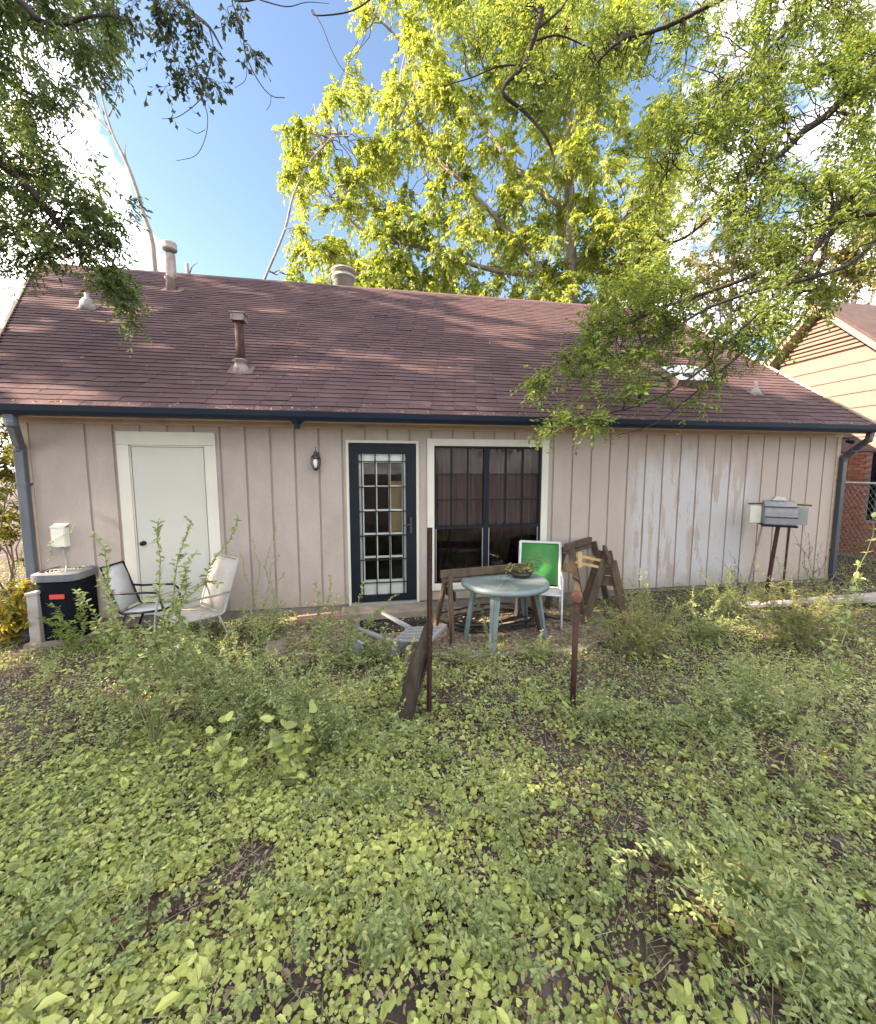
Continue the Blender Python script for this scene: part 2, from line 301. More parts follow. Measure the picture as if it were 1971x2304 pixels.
SH['blade'] = ([(0, -.5, 0), (0, .5, 0), (.55, .34, .02), (.55, -.34, .02), (1, .05, -.22), (1, -.05, -.22)], [(0, 1, 2, 3), (3, 2, 4, 5)])
def leaves(name, P, A, N, L, W, rnd, shape, m, parent=None):
    P = np.asarray(P); A = unit(A); S = unit(np.cross(N, A)); N = np.cross(A, S); tv, tf = SH[shape]; T = np.array(tv); n = len(P)
    L = np.broadcast_to(L, (n,))[:, None, None]; W = np.broadcast_to(W, (n,))[:, None, None]
    curl = 1 + .9 * rng.standard_normal((n, 1, 1))
    V = P[:, None, :] + A[:, None, :] * T[None, :, 0, None] * L + S[:, None, :] * T[None, :, 1, None] * W + N[:, None, :] * T[None, :, 2, None] * L * curl
    F = (np.array(tf)[None] + (np.arange(n) * len(T))[:, None, None]).reshape(-1, 4)
    return npmesh(name, V.reshape(-1, 3), F, m, parent, np.repeat(np.clip(rnd, 0, 1), len(T)))
def thin(name, segs, r0, r1, m, parent):
    """many thin tapering 3-sided twigs from a list of (k,3) polylines, one mesh"""
    V = []; F = []; k = 0
    for p in segs:
        p = np.asarray(p); n = len(p); d = unit(np.gradient(p, axis=0)); o = unit(np.cross(d, [.31, .52, .79])); b = np.cross(d, o)
        r = np.linspace(r0, r1, n)[:, None]
        for j in range(3): V.append(p + (o * math.cos(j * 2.0944) + b * math.sin(j * 2.0944)) * r)
        for i in range(n - 1):
            for j in range(3): a, c = k + j * n + i, k + ((j + 1) % 3) * n + i; F.append((a, c, c + 1, a + 1))
        k += 3 * n
    return tag(npmesh(name, np.concatenate(V), F, m, parent, smooth=True), kind='stuff')
def inpoly(px, py, poly):
    c = np.zeros(len(px), bool); n = len(poly)
    for i in range(n):
        x0, y0 = poly[i]; x1, y1 = poly[i - 1]
        c ^= ((y0 > py) != (y1 > py)) & (px < (x1 - x0) * (py - y0) / (y1 - y0 + 1e-9) + x0)
    return c
def rays(x, y): return cf[None] + cr[None] * ((np.asarray(x) - 985.5) / FPX)[:, None] - cu[None] * ((np.asarray(y) - 1152) / FPX)[:, None]
def vnoise(x, y, s, seed=0):
    r = np.random.default_rng(seed); v = 0
    for k in range(6):
        a, ph, f = r.uniform(0, 6.28), r.uniform(0, 6.28), s * r.uniform(.6, 1.7); v = v + np.sin((x * math.cos(a) + y * math.sin(a)) * f + ph + 1.3 * np.sin((x * math.sin(a) - y * math.cos(a)) * f * .7 + ph * 2))
    return v / 6
def sstep(x): x = np.clip(x, 0, 1); return x * x * (3 - 2 * x)
def G(x, y):                                                       # height of the ground
    x = np.asarray(x, float); y = np.asarray(y, float)
    near = np.exp(-((x - 4.5) / 16) ** 4 - (y / 16) ** 4)
    return -.15 + .20 * sstep((-1.9 - y) / 3.4) * near + .09 * sstep((x - 6.2) / 2) * sstep((y + 2.5) / 2) * near + .022 * vnoise(x, y, 2.6, 3) * near * sstep((-y - 1.4) / .8)
def onG(x, y):
    z = -.1
    for _ in range(8): p = onZ(x, y, z); z = float(G(p[0], p[1]))
    return np.array([p[0], p[1], z])

# ------------------------------------------------------------------ ground
gx = np.concatenate([np.linspace(-400, -14, 14), np.linspace(-12, 22, 171), np.linspace(24, 400, 14)])
gy = np.concatenate([np.linspace(-400, -14, 14), np.linspace(-12, 12, 121), np.linspace(14, 400, 14)])
XX, YY = np.meshgrid(gx, gy); nx, ny = len(gx), len(gy)
idx = np.arange(nx * ny).reshape(ny, nx)
tag(npmesh('ground', np.stack([XX.ravel(), YY.ravel(), G(XX, YY).ravel()], 1), np.stack([idx[:-1, :-1], idx[:-1, 1:], idx[1:, 1:], idx[1:, :-1]], -1).reshape(-1, 4), M['soil'], smooth=True),
    'brown soil of the overgrown back yard', 'ground', kind='structure')
pb = MB()
pb.prism([(2.2, -1.02, -.115), (2.3, -1.25, -.115), (3.0, -1.33, -.115), (3.7, -1.30, -.115), (4.4, -1.62, -.115), (5.0, -1.58, -.115), (5.7, -1.66, -.115), (6.3, -1.3, -.115), (6.6, -.6, -.115), (6.6, -.02, -.115), (2.2, -.02, -.115)], (0, 0, -.12))
tag(pb.build('patio', M['conc']), 'cracked concrete patio slab below the black door', 'patio', kind='structure')

# ------------------------------------------------------------------ the house
XL, XR, H = -.68, 11.28, 2.44; S = .3048
house = thing('house', 'single storey house with tan grooved siding and a reddish brown shingle roof', 'house', (5.3, 0, 0))
OPEN = [(.42, 1.39, 0.0, 2.27), (3.13, 4.05, -.01, 2.25), (4.30, 5.92, .24, 2.225)]   # door, storm door, window
def rects(x0, x1, z0, z1):
    """the rectangle minus the openings"""
    todo = [(x0, x1, z0, z1)]
    for (a, b, c, d) in OPEN:
        nxt = []
        for (p, q, r, s) in todo:
            if q <= a or p >= b or s <= c or r >= d: nxt.append((p, q, r, s)); continue
            if p < a: nxt.append((p, a, r, s))
            if q > b: nxt.append((b, q, r, s))
            lo, hi = max(p, a), min(q, b)
            if s > d: nxt.append((lo, hi, d, s))
            if r < c: nxt.append((lo, hi, r, c))
        todo = nxt
    return todo
wb = MB()
for (a, b, c, d) in rects(XL, XR, 0, H + .1): wb.box((a, .010, c), (b, .12, d))
wb.box((XL, .12, 0), (XL + .1, 10, H + .1)); wb.box((XR - .1, .12, 0), (XR, 10, H + .1)); wb.box((XL + .1, 9.9, 0), (XR - .1, 10, H + .1))
wb.prism([(XL + .02, .14, H + .1), (XL + .02, 10, H + .1), (XL + .02, 5.1, 6.1)], (.06, 0, 0)); wb.prism([(XR - .08, .14, H + .1), (XR - .08, 10, H + .1), (XR - .08, 5.1, 6.1)], (.06, 0, 0))
wb.build('wall', M['groove'], house)
MB().box((XL + .02, .03, -.4), (XR - .02, 9.9, -.002)).build('foundation', M['found'], house)
edges = [XL] + [i * S for i in range(0, 38)]
for i in range(len(edges) - 1):
    a, b = edges[i] + (.014 if i else .09), edges[i + 1] - (.014 if i < len(edges) - 2 else .07)
    for (p, q, r, s) in rects(a, b, .004, H):
        if q - p > .01: MB().box((p, random.uniform(-.0025, .0005), r), (q, .0098, s)).build('siding_board', M['wall'], house)
for x0, x1 in ((XL - .012, XL + .085), (XR - .065, XR + .012)): MB().box((x0, -.012, -.02), (x1, .009, H)).build('corner_trim', M['frieze'], house)
MB().box((XL - .02, -.022, H - .002), (XR + .02, -.001, H + .085)).build('frieze_board', M['frieze'], house)
MB().box((XL - .3, YE + .09, H + .088), (XR + .1, .13, H + .10)).build('soffit', M['frieze'], house)
MB().box((XL - .3, YE + .06, H + .03), (XR + .1, YE + .088, H + .16)).build('fascia', M['frieze'], house)
# roof: deck + courses of shingles; the gable end on the left sweeps out towards the ridge
E0, E1 = onRoof(-86, 914)[0], 11.36
RY, RZ = 5.10, ZE + MP * (5.10 - YE); RL, RR = -3.72, 11.70
cs = math.hypot(1, MP); SL = (RY - YE) * cs
def roofpt(x, s, lift=0):                                          # s metres up the slope
    return np.array([x, YE + s / cs - lift * MP / cs, ZE + s * MP / cs + lift / cs])
rb = MB()
def roofslab(a, b, c, d): rb.prism([a, b, c, d], (0, 0, -.10))
roofslab((E0, YE, ZE - .004), (E1, YE, ZE - .004), (RR, RY, RZ - .004), (RL, RY, RZ - .004))
roofslab((RL, RY, RZ - .004), (RR, RY, RZ - .004), (E1, 10.6, ZE - .004), (E0, 10.6, ZE - .004))
roof = rb.build('roof', M['deck'], house)
EXPO, TAB = .132, .305; ncourse = int(SL / EXPO) + 1
me_sh = {}
def shingle_mesh(wd):
    k = round(wd, 3)
    if k not in me_sh:
        b = MB().box((-wd / 2 + .0025, 0, 0), (wd / 2 - .0025, EXPO + .03, .007)); b.v = [(x, y, z + ((.009 if z > .001 else .0) if y < .01 else -.001)) for x, y, z in b.v]
        me = bpy.data.meshes.new('shingle'); me.from_pydata(b.v, [], b.f); me.materials.append(M['shingle']); me.materials.append(M['butt_shadow']); me.polygons[2].material_index = 1; me_sh[k] = me
    return me_sh[k]
pitch = math.atan(MP); ptV, ptF, ptR = [], [], []; made = 0
shing_xf = Matrix.Rotation(pitch, 4, 'X')
for c in range(ncourse):
    s0 = c * EXPO - .03; f = min(1, max(0, s0 / SL)); xa, xb = E0 + (RL - E0) * f, E1 + (RR - E1) * f
    x = xa - (0 if c % 2 else TAB / 2) - (.07 * c % TAB)
    while x < xb:
        a, b = max(x, xa), min(x + TAB, xb); x += TAB
        if b - a < .03: continue
        ctr = (a + b) / 2; ln = min(EXPO + .03, SL - s0)
        pass
        wob = random.gauss(0, .004); lift = random.random() ** 6 * .006
        if c < 7 and made < 300 and abs(b - a - TAB) < 1e-6 and ctr > -.75:
            o = bpy.data.objects.new('shingle', shingle_mesh(TAB)); col.objects.link(o); o.parent = roof
            o.matrix_local = Matrix.Translation(Vector(roofpt(ctr, s0 + wob, .001 + lift))) @ shing_xf @ Matrix.Rotation(random.gauss(0, .004), 4, 'Z'); made += 1
        else:
            k = len(ptV); g = .0025
            for (u, q, l) in ((a + g, 0, .001), (b - g, 0, .001), (b - g, ln, 0), (a + g, ln, 0), (a + g, 0, .0165 + lift), (b - g, 0, .0165 + lift), (b - g, ln, .006), (a + g, ln, .006)): ptV.append(roofpt(u, s0 + q + wob * (q == 0), l))
            ptF += [(k + 4, k + 5, k + 6, k + 7), (k, k + 1, k + 5, k + 4), (k + 1, k + 2, k + 6, k + 5), (k + 3, k, k + 4, k + 7)]; ptR += [random.random()] * 8
so_ = tag(npmesh('shingle_courses', ptV, ptF, M['shingle_joined'], roof, ptR), kind='stuff'); so_.data.materials.append(M['butt_shadow']); so_.data.polygons.foreach_set('material_index', np.tile(np.array([0, 1, 0, 0], np.int32), len(ptF) // 4))
rc = MB(); rc.prism([(RL, RY - .14, RZ - .082), (RL, RY, RZ + .022), (RL, RY + .14, RZ - .082), (RL, RY, RZ - .02)], (RR - RL, 0, 0)); rc.build('ridge_cap', M['shingle'], house)
for (a, b) in (((E0 - .015, YE - .02, ZE - .03), (RL - .015, RY, RZ - .03)), ((E1 + .015, YE - .02, ZE - .03), (RR + .015, RY, RZ - .03))):
    MB().beam(a, b, .035, .11).build('rake_board', M['frieze'], house)
# gutter (open trough), outlet, downspouts
g0, g1 = E0 + .02, E1 + .02; gp = [(YE + .055, ZE - .02), (YE + .055, ZE - .115), (YE - .045, ZE - .115), (YE - .066, ZE - .075), (YE - .075, ZE - .012), (YE - .066, ZE - .012), (YE - .057, ZE - .07), (YE - .04, ZE - .107), (YE + .047, ZE - .107), (YE + .047, ZE - .02)]
gut = MB().prism([(g0, y, z) for y, z in gp], (g1 - g0, 0, 0)).build('gutter', M['gutter'], house)
MB().box((g0, YE + .06, ZE - .012), (g1, YE - .055, ZE - .008)).build('drip_edge', M['edge'], house)
q = onY(668, 948, YE - .01); MB().lathe([(.035, 0), (.04, .05), (.085, .10)], (q[0], YE - .0, ZE - .215), 4).build('gutter_outlet', M['gutter'], house)
def downspout(pts, wd, dp, m):
    b = MB()
    for i in range(len(pts) - 1): b.beam(pts[i], pts[i + 1], wd, dp, (0, -1, 0) if abs(pts[i][2] - pts[i + 1][2]) > .05 else (0, 0, 1))
    for p in pts[1:-1]: b.lathe([(0, -.06), (wd * .55, -.045), (wd * .6, 0), (wd * .55, .045), (0, .06)], p, 8)
    return b.build('downspout', m, house, bevel=.008)
dl = [(-.47, YE + .0, ZE - .10), (-.475, YE + .02, ZE - .20), (XL + .03, -.07, ZE - .46), (XL + .03, -.07, .30), (XL + .03, -.07, -.02), (XL + .02, -.25, -.10)]
downspout(dl, .10, .07, M['spout'])
dr = [(XR + .05, YE + .02, ZE - .1), (XR + .05, YE + .04, ZE - .22), (XR + .06, -.16, ZE - .38), (XR + .02, -.06, ZE - .52), (XR + .02, -.06, .06), (XR + .0, -.25, -.04)]
downspout(dr, .085, .07, M['spoutdark'])
for z in (.5, 1.7):
    MB().box((XL - .03, -.112, z), (XL + .09, -.013, z + .03)).build('downspout_strap', M['spout'], house); MB().box((XR - .03, -.105, z), (XR + .07, -.006, z + .03)).build('downspout_strap', M['spoutdark'], house)
# utility door
tr = MB(); tr.box((.34, -.026, .0), (.47, -.003, 2.19)); tr.box((1.34, -.026, .0), (1.47, -.003, 2.19)); tr.box((.34, -.026, 2.192), (1.47, -.003, 2.355)); tr.build('door_trim', M['cream'], house, bevel=.003)
dj = MB(); dj.box((.472, -.01, .0), (.484, .10, 2.19)); dj.box((1.326, -.01, .0), (1.338, .10, 2.19)); dj.box((.472, -.01, 2.172), (1.338, .10, 2.19)); dj.build('door_jamb', M['cream'], house)
ud = MB().box((.493, -.004, .01), (1.317, .04, 2.166)).build('door', M['doorwhite'], house, bevel=.002)
kb = MB(); kb.lathe([(0, 0), (.03, .002), (.03, .01), (.012, .014), (.012, .03), (.026, .038), (.028, .052), (.018, .064), (0, .066)], n=16); kb.xf = Matrix.Translation((.56, -.004, .955)) @ Matrix.Rotation(R(90), 4, 'X'); kb.build('knob', M['black'], ud, True)
# storm door with security bars over a white glazed door
tr = MB(); tr.box((3.095, -.02, -.01), (3.13, .012, 2.25)); tr.box((4.05, -.02, -.01), (4.085, .012, 2.25)); tr.box((3.095, -.02, 2.25), (4.085, .012, 2.285)); tr.build('door_trim', M['cream'], house)
sdx = (3.14, 4.04); st = thing
fr = MB(); fr.box((3.132, -.03, .03), (3.262, .02, 2.245)); fr.box((3.905, -.03, .03), (4.048, .02, 2.245)); fr.box((3.262, -.03, 2.105), (3.905, .02, 2.245)); fr.box((3.262, -.03, .03), (3.905, .02, .125))
sdoor = fr.build('storm_door', M['black'], house, bevel=.004)
MB().box((3.262, .012, .125), (3.905, .016, 2.105)).build('glass_pane', M['glass'], sdoor)
for x in (3.30, 3.485, 3.675, 3.865): MB().box((x - .008, -.034, .12), (x + .008, -.018, 2.11)).build('security_bar', M['barblack'], sdoor)
for z in (.30, .63, .97, 1.31, 1.65, 2.00): MB().box((3.258, -.0165, z - .007), (3.91, -.004, z + .007)).build('security_bar', M['barblack'], sdoor)
hd = MB(); hd.box((3.955, -.045, 1.0), (3.985, -.03, 1.22)); hd.tube([(3.97, -.045, 1.15), (3.97, -.085, 1.14), (3.90, -.09, 1.11), (3.86, -.085, 1.12)], .009, 8); hd.build('handle', M['bronze'], sdoor)
MB().box((3.135, -.05, -.012), (4.045, .05, .027)).build('threshold', M['alu'], sdoor)
inn = MB(); inn.box((3.14, .024, .03), (3.325, .062, 2.24)); inn.box((3.855, .024, .03), (4.04, .062, 2.24)); inn.box((3.325, .024, .03), (3.855, .062, .33)); inn.box((3.325, .024, 1.985), (3.855, .062, 2.24))
for x in (3.495, 3.68): inn.box((x - .014, .026, .33), (x + .014, .060, 1.985))
for k in range(1, 5): z = .33 + k * .331; inn.box((3.325, .028, z - .013), (3.855, .058, z + .013))
idoor = inn.build('inner_door', M['inner'], house, bevel=.003)
for i in range(3):
    for k in range(5):
        x0 = (3.325, 3.509, 3.694)[i]; z0 = .33 + k * .331 + .013
        MB().box((x0, .042, z0), (x0 + .166, .046, z0 + .305)).build('pane', M['glass'], idoor)
# window: four sashes' worth of panes
tr = MB(); tr.box((4.205, -.026, .15), (4.305, -.003, 2.32)); tr.box((5.915, -.026, .15), (6.015, -.003, 2.32)); tr.box((4.305, -.026, 2.222), (5.915, -.003, 2.32)); tr.box((4.305, -.036, .15), (5.915, -.003, .245)); tr.build('window_trim', M['cream'], house, bevel=.003)
wf = MB(); wf.box((4.302, -.008, .242), (4.325, .06, 2.223)); wf.box((5.88, -.008, .242), (5.918, .06, 2.223)); wf.box((5.03, -.012, .242), (5.11, .06, 2.223)); wf.box((4.325, -.006, 2.195), (5.88, .06, 2.223)); wf.box((4.325, -.006, .242), (5.88, .06, .27)); wf.box((4.325, -.010, 1.045), (5.03, .05, 1.09)); wf.box((5.11, -.010, 1.045), (5.88, .05, 1.09))
win = wf.build('window', M['black'], house)
for x0, x1 in ((4.325, 5.03), (5.11, 5.88)):
    wx = (x1 - x0) / 3
    for k in (1, 2): MB().box((x0 + k * wx - .012, -.003, 1.09), (x0 + k * wx + .012, .03, 2.195)).build('muntin', M['black'], win)
    for k in (1, 2): MB().box((x0, .0, 1.09 + k * .368 - .008), (x1, .027, 1.09 + k * .368 + .008)).build('muntin', M['black'], win)
    for i in range(3):
        for k in range(3): MB().box((x0 + i * wx + .006, .012, 1.09 + k * .368 + .006), (x0 + (i + 1) * wx - .006, .016, 1.09 + (k + 1) * .368 - .006)).build('pane', M['glass'], win)
    MB().box((x0 + .012, .004, .282), (x1 - .012, .007, 1.04)).build('insect_screen', M['glassdark'], win)
    MB().box((x0, .034, .27), (x1, .038, 1.045)).build('pane', M['glass'], win)
    sf = MB(); sf.box((x0 + .003, -.007, .272), (x0 + .012, .01, 1.044)); sf.box((x1 - .012, -.007, .272), (x1 - .003, .01, 1.044)); sf.build('screen_frame', M['alu'], win)
# the dim room behind the glass, and a hanging curtain
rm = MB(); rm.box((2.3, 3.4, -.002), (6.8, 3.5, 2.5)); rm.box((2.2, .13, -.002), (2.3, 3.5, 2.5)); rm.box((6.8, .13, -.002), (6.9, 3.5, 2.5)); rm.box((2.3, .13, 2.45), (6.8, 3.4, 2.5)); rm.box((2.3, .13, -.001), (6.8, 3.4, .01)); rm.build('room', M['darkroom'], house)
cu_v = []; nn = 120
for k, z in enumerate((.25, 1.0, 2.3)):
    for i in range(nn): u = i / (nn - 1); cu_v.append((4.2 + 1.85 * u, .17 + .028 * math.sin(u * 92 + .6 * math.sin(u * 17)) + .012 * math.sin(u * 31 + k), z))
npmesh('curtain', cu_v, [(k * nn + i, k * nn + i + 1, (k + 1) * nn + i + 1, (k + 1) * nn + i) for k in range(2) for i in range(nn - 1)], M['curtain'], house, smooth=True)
MB().box((3.70, .45, .95), (3.98, .48, 1.72)).build('wall_panel', M['tanpaper'], house)
MB().box((3.0, -.36, -.114), (4.2, .0, -.014)).build('door_step', M['conc'], house, bevel=.01)
# roof vents
def base_on_roof(px, py): p = onRoof(px, py); return p
def topz(px, py, Y): return onY(px, py, Y)[2]
def flashing(b, w_=.2):
    f = MB(); s = (b[1] - YE) * cs; f.v = [tuple(roofpt(b[0] + i * w_, s + j * w_ * .8, .02 + k)) for i, j, k in ((-1, -1, 0), (1, -1, 0), (1, 1.2, 0), (-1, 1.2, 0), (-.9, -.9, .012), (.9, -.9, .012), (.9, 1, .012), (-.9, 1, .012))]
    f.f = [(4, 5, 6, 7), (0, 1, 5, 4), (1, 2, 6, 5), (2, 3, 7, 6), (3, 0, 4, 7)]; return f
b = onRoof(388, 655); zt = topz(376, 541, b[1]); r = .095
fl = MB().lathe([(r * 1.15, -.12), (r * 1.1, .20), (r * 1.45, .24), (r, .27), (r * .92, zt - b[2] - .26)], b, 18).build('flue_pipe', M['galv'], house, True)
MB().lathe([(r * .8, 0), (r * 1.35, .03), (r * 1.42, .08), (r * 1.15, .10), (r * 1.4, .14), (r * 1.25, .18), (r * .7, .21), (0, .22)], (b[0], b[1], zt - .22), 18).build('cap', M['galvlight'], fl, True)
flashing(b, .19).build('flashing', M['tar'], fl)
b = onRoof(198, 695); zt = topz(196, 660, b[1]); hh = zt - b[2]
fl = MB().lathe([(.035, 0), (.035, hh), (.026, hh), (.026, hh - .05)], b, 12).build('vent_pipe', M['galv'], house, True)
MB().lathe([(.13, -.06), (.12, .03), (.10, hh * .45), (.06, hh * .66), (.04, hh * .7)], b, 16).build('boot', M['lead'], fl, True); flashing(b, .15).build('flashing', M['tar'], fl)
b = onRoof(543, 836); zt = topz(543, 706, b[1]); hh = zt - b[2]
fl = MB().lathe([(.062, -.08), (.058, hh - .1)], b, 12).build('flue_pipe', M['rust'], house, True)
cp = MB(); cp.box((b[0] - .085, b[1] - .085, zt - .11), (b[0] + .085, b[1] + .085, zt - .02)); cp.box((b[0] - .10, b[1] - .10, zt - .018), (b[0] + .10, b[1] + .10, zt)); cp.build('cap', M['galv'], fl)
MB().lathe([(.13, -.10), (.10, .05), (.075, .12), (.12, .14), (.06, .17)], b, 14).build('collar', M['galv'], fl, True); flashing(b, .16).build('flashing', M['tar'], fl)
Y4 = 5.75; b = onY(774, 640, Y4); zt = topz(774, 604, Y4); r = .31; hh = zt - b[2]
ch = MB().lathe([(r * .82, -1.2), (r * .82, hh * .30), (r * 1.02, hh * .32), (r * 1.02, hh * .42), (r * .8, hh * .46), (r * .8, hh * .6)], b, 20).build('chimney_pipe', M['galvlight'], house, True)
MB().lathe([(r * .7, hh * .6), (r * .75, hh * .7), (r * 1.06, hh * .74), (r * 1.04, hh * .84), (r * .6, hh * .97), (0, hh)], b, 20).build('cap', M['galvlight'], ch, True)
b = onRoof(1699, 888); zt = topz(1699, 856, b[1])
fl = MB().lathe([(.03, -.05), (.03, zt - b[2]), (.02, zt - b[2])], b, 10).build('vent_pipe', M['galv'], house, True); flashing(b, .12).build('flashing', M['tar'], fl); MB().lathe([(.10, -.03), (.07, .06), (.035, .12)], b, 12).build('boot', M['lead'], fl, True)
b = onRoof(1545, 856); s = (b[1] - YE) * cs; sk = MB()
sk.v = [tuple(roofpt(b[0] + i * .42, s + j * .30, k)) for i, j, k in ((-1, -1, .0), (1, -1, .0), (1, 1, .0), (-1, 1, .0), (-1, -1, .12), (1, -1, .12), (1, 1, .12), (-1, 1, .12))]; sk.f = [(0, 1, 5, 4), (1, 2, 6, 5), (2, 3, 7, 6), (3, 0, 4, 7)]
skl = sk.build('skylight', M['tar'], house); d = MB(); d.v = [tuple(roofpt(b[0] + i * .41, s + j * .29, .12 + .10 * (1 - i * i) ** .5 * (1 - j * j) ** .5 + .004)) for j in np.linspace(-1, 1, 9) for i in np.linspace(-1, 1, 9)]
d.f = [(j * 9 + i, j * 9 + i + 1, j * 9 + i + 10, j * 9 + i + 9) for j in range(8) for i in range(8)]; d.build('dome', M['skylight'], skl, True)

# ------------------------------------------------------------------ things on the wall
t = thing('wall_lantern', 'dark bronze carriage lantern with frosted glass on the tan siding', 'lamp', (2.71, -.01, 2.0))
MB().box((2.675, -.02, 1.95), (2.745, -.004, 2.12)).build('backplate', M['bronze'], t, bevel=.006)
MB().tube([(2.71, -.02, 2.08), (2.71, -.06, 2.13), (2.71, -.09, 2.125)], .008, 8).build('arm', M['bronze'], t)
MB().lathe([(.006, .21), (.004, .17), (.016, .155), (.008, .14), (.045, .10), (.062, .075), (.062, .068)], (2.71, -.09, 1.97), 8).build('roof', M['bronze'], t, True)
cg = MB()
for k in range(6): a = k * math.pi / 3; cg.tube([(2.71 + .058 * math.cos(a), -.09 + .058 * math.sin(a), 2.04), (2.71 + .062 * math.cos(a), -.09 + .062 * math.sin(a), 1.98), (2.71 + .036 * math.cos(a), -.09 + .036 * math.sin(a), 1.90)], .005, 5)
cg.lathe([(.0, -.03), (.012, -.02), (.038, 0), (.042, .012), (.0, .013)], (2.71, -.09, 1.895), 8); cg.build('cage', M['bronze'], t)
MB().lathe([(.018, 0), (.03, .03), (.034, .09), (.024, .12)], (2.71, -.09, 1.908), 12).build('glass', M['bulb'], t, True)
t = thing('electrical_box', 'small white electrical disconnect box on the siding above the air conditioner', 'electrical box', (-.33, 0, .94))
bx = MB(); bx.box((-.41, -.085, .945), (-.26, -.004, 1.18)); bx.prism([(-.415, -.095, 1.181), (-.255, -.095, 1.181), (-.255, -.003, 1.215), (-.415, -.003, 1.215)], (0, 0, .012)); bx.build('box', M['box'], t, bevel=.004)
MB().box((-.402, -.092, .955), (-.268, -.0855, 1.165)).build('cover', M['box'], t, bevel=.003)
MB().tube([(-.32, -.04, .945), (-.31, -.05, .85), (-.27, -.08, .72), (-.22, -.2, .62), (-.20, -.32, .55)], .011, 8).build('conduit', M['frame'], t, True)
t = thing('security_camera', 'small dark camera under the eave at the right corner', 'camera', (XR + .03, -.1, 2.40))
MB().tube([(XR + .03, -.02, 2.42), (XR + .03, -.09, 2.42), (XR + .03, -.10, 2.38)], .01, 8).build('bracket', M['black'], t); MB().tube([(XR + .04, -.07, 2.37), (XR + .01, -.17, 2.35)], [.028, .034], 10).build('body', M['black'], t)

# ------------------------------------------------------------------ yard furniture
p = onG(122, 1447); ax, ay = p[0] + .06, p[1] + .20; az = float(G(ax, ay)); hw = .24
t = thing('air_conditioner', 'black air conditioning unit with grey rim and red badge against the siding', 'air conditioner', (ax, ay, az))
def rsq(h, rr, n=5): return [(cx * (h - rr) + rr * math.cos(a0 + k * math.pi / 2 / n), cy * (h - rr) + rr * math.sin(a0 + k * math.pi / 2 / n)) for cx, cy, a0 in ((1, 1, 0), (-1, 1, math.pi / 2), (-1, -1, math.pi), (1, -1, 1.5 * math.pi)) for k in range(n + 1)]
def rbox(b, h, rr, z0, z1): b.prism([(ax + x, ay + y, z0) for x, y in rsq(h, rr)], (0, 0, z1 - z0))
ACH = onY(122, 1290, ay - hw)[2] - az
MB().box((ax - .30, ay - .30, az - .05), (ax + .30, ay + .30, az + .04)).build('pad', M['conc'], t)
b = MB(); rbox(b, hw - .02, .10, az + .04, az + ACH - .10); cab = b.build('cabinet', M['acblack'], t)
for k in range(22): z = az + .08 + k * (ACH - .22) / 22; b = MB(); rbox(b, hw - .015, .10, z, z + .011); b.build('louver', M['acblack'], cab)
b = MB(); o_, i_ = rsq(hw + .012, .12), rsq(hw - .035, .13); n_ = len(o_)
b.add([(ax + x, ay + y, az + ACH - .10) for x, y in o_] + [(ax + x, ay + y, az + ACH - .02) for x, y in o_] + [(ax + x, ay + y, az + ACH) for x, y in i_] + [(ax + x * .96, ay + y * .96, az + ACH - .09) for x, y in i_], [(k * n_ + i, k * n_ + (i + 1) % n_, (k + 1) * n_ + (i + 1) % n_, (k + 1) * n_ + i) for k in range(3) for i in range(n_)]); b.build('top_rim', M['acgrey'], t)
b = MB(); rbox(b, hw - .05, .12, az + ACH - .099, az + ACH - .085); b.build('fan_shroud', M['acblack'], t)
b = MB()
for k in range(5): rr = .04 + k * .035; b.tube([(ax + rr * math.cos(a), ay + rr * math.sin(a), az + ACH - .012) for a in np.linspace(0, 2 * math.pi, 25)], .005, 5)
for k in range(6): a = k * math.pi / 3; b.tube([(ax, ay, az + ACH - .008), (ax + .19 * math.cos(a), ay + .19 * math.sin(a), az + ACH - .016)], .006, 5)
b.build('fan_guard', M['frame'], t)
q = onY(128, 1344, ay - hw - .01); MB().box((q[0] - .075, ay - hw - .012, q[2] - .022), (q[0] + .075, ay - hw - .004, q[2] + .028)).build('badge', M['red'], t)
p = onG(88, 1452); q0 = onY(78, 1335, p[1] + .03)
t = thing('post', 'short leaning pale wood post stub before the black air conditioner', 'post', p)
MB().beam((p[0], p[1], p[2] - .1), tuple(q0), .11, .10, (0, 1, 0)).build('shaft', M['greywood'], t, bevel=.008); MB().beam(tuple(q0 + np.array([.005, 0, -.01])), tuple(q0 + np.array([0, 0, .025])), .13, .12, (0, 1, 0)).build('cap', M['greywood'], t, bevel=.006)

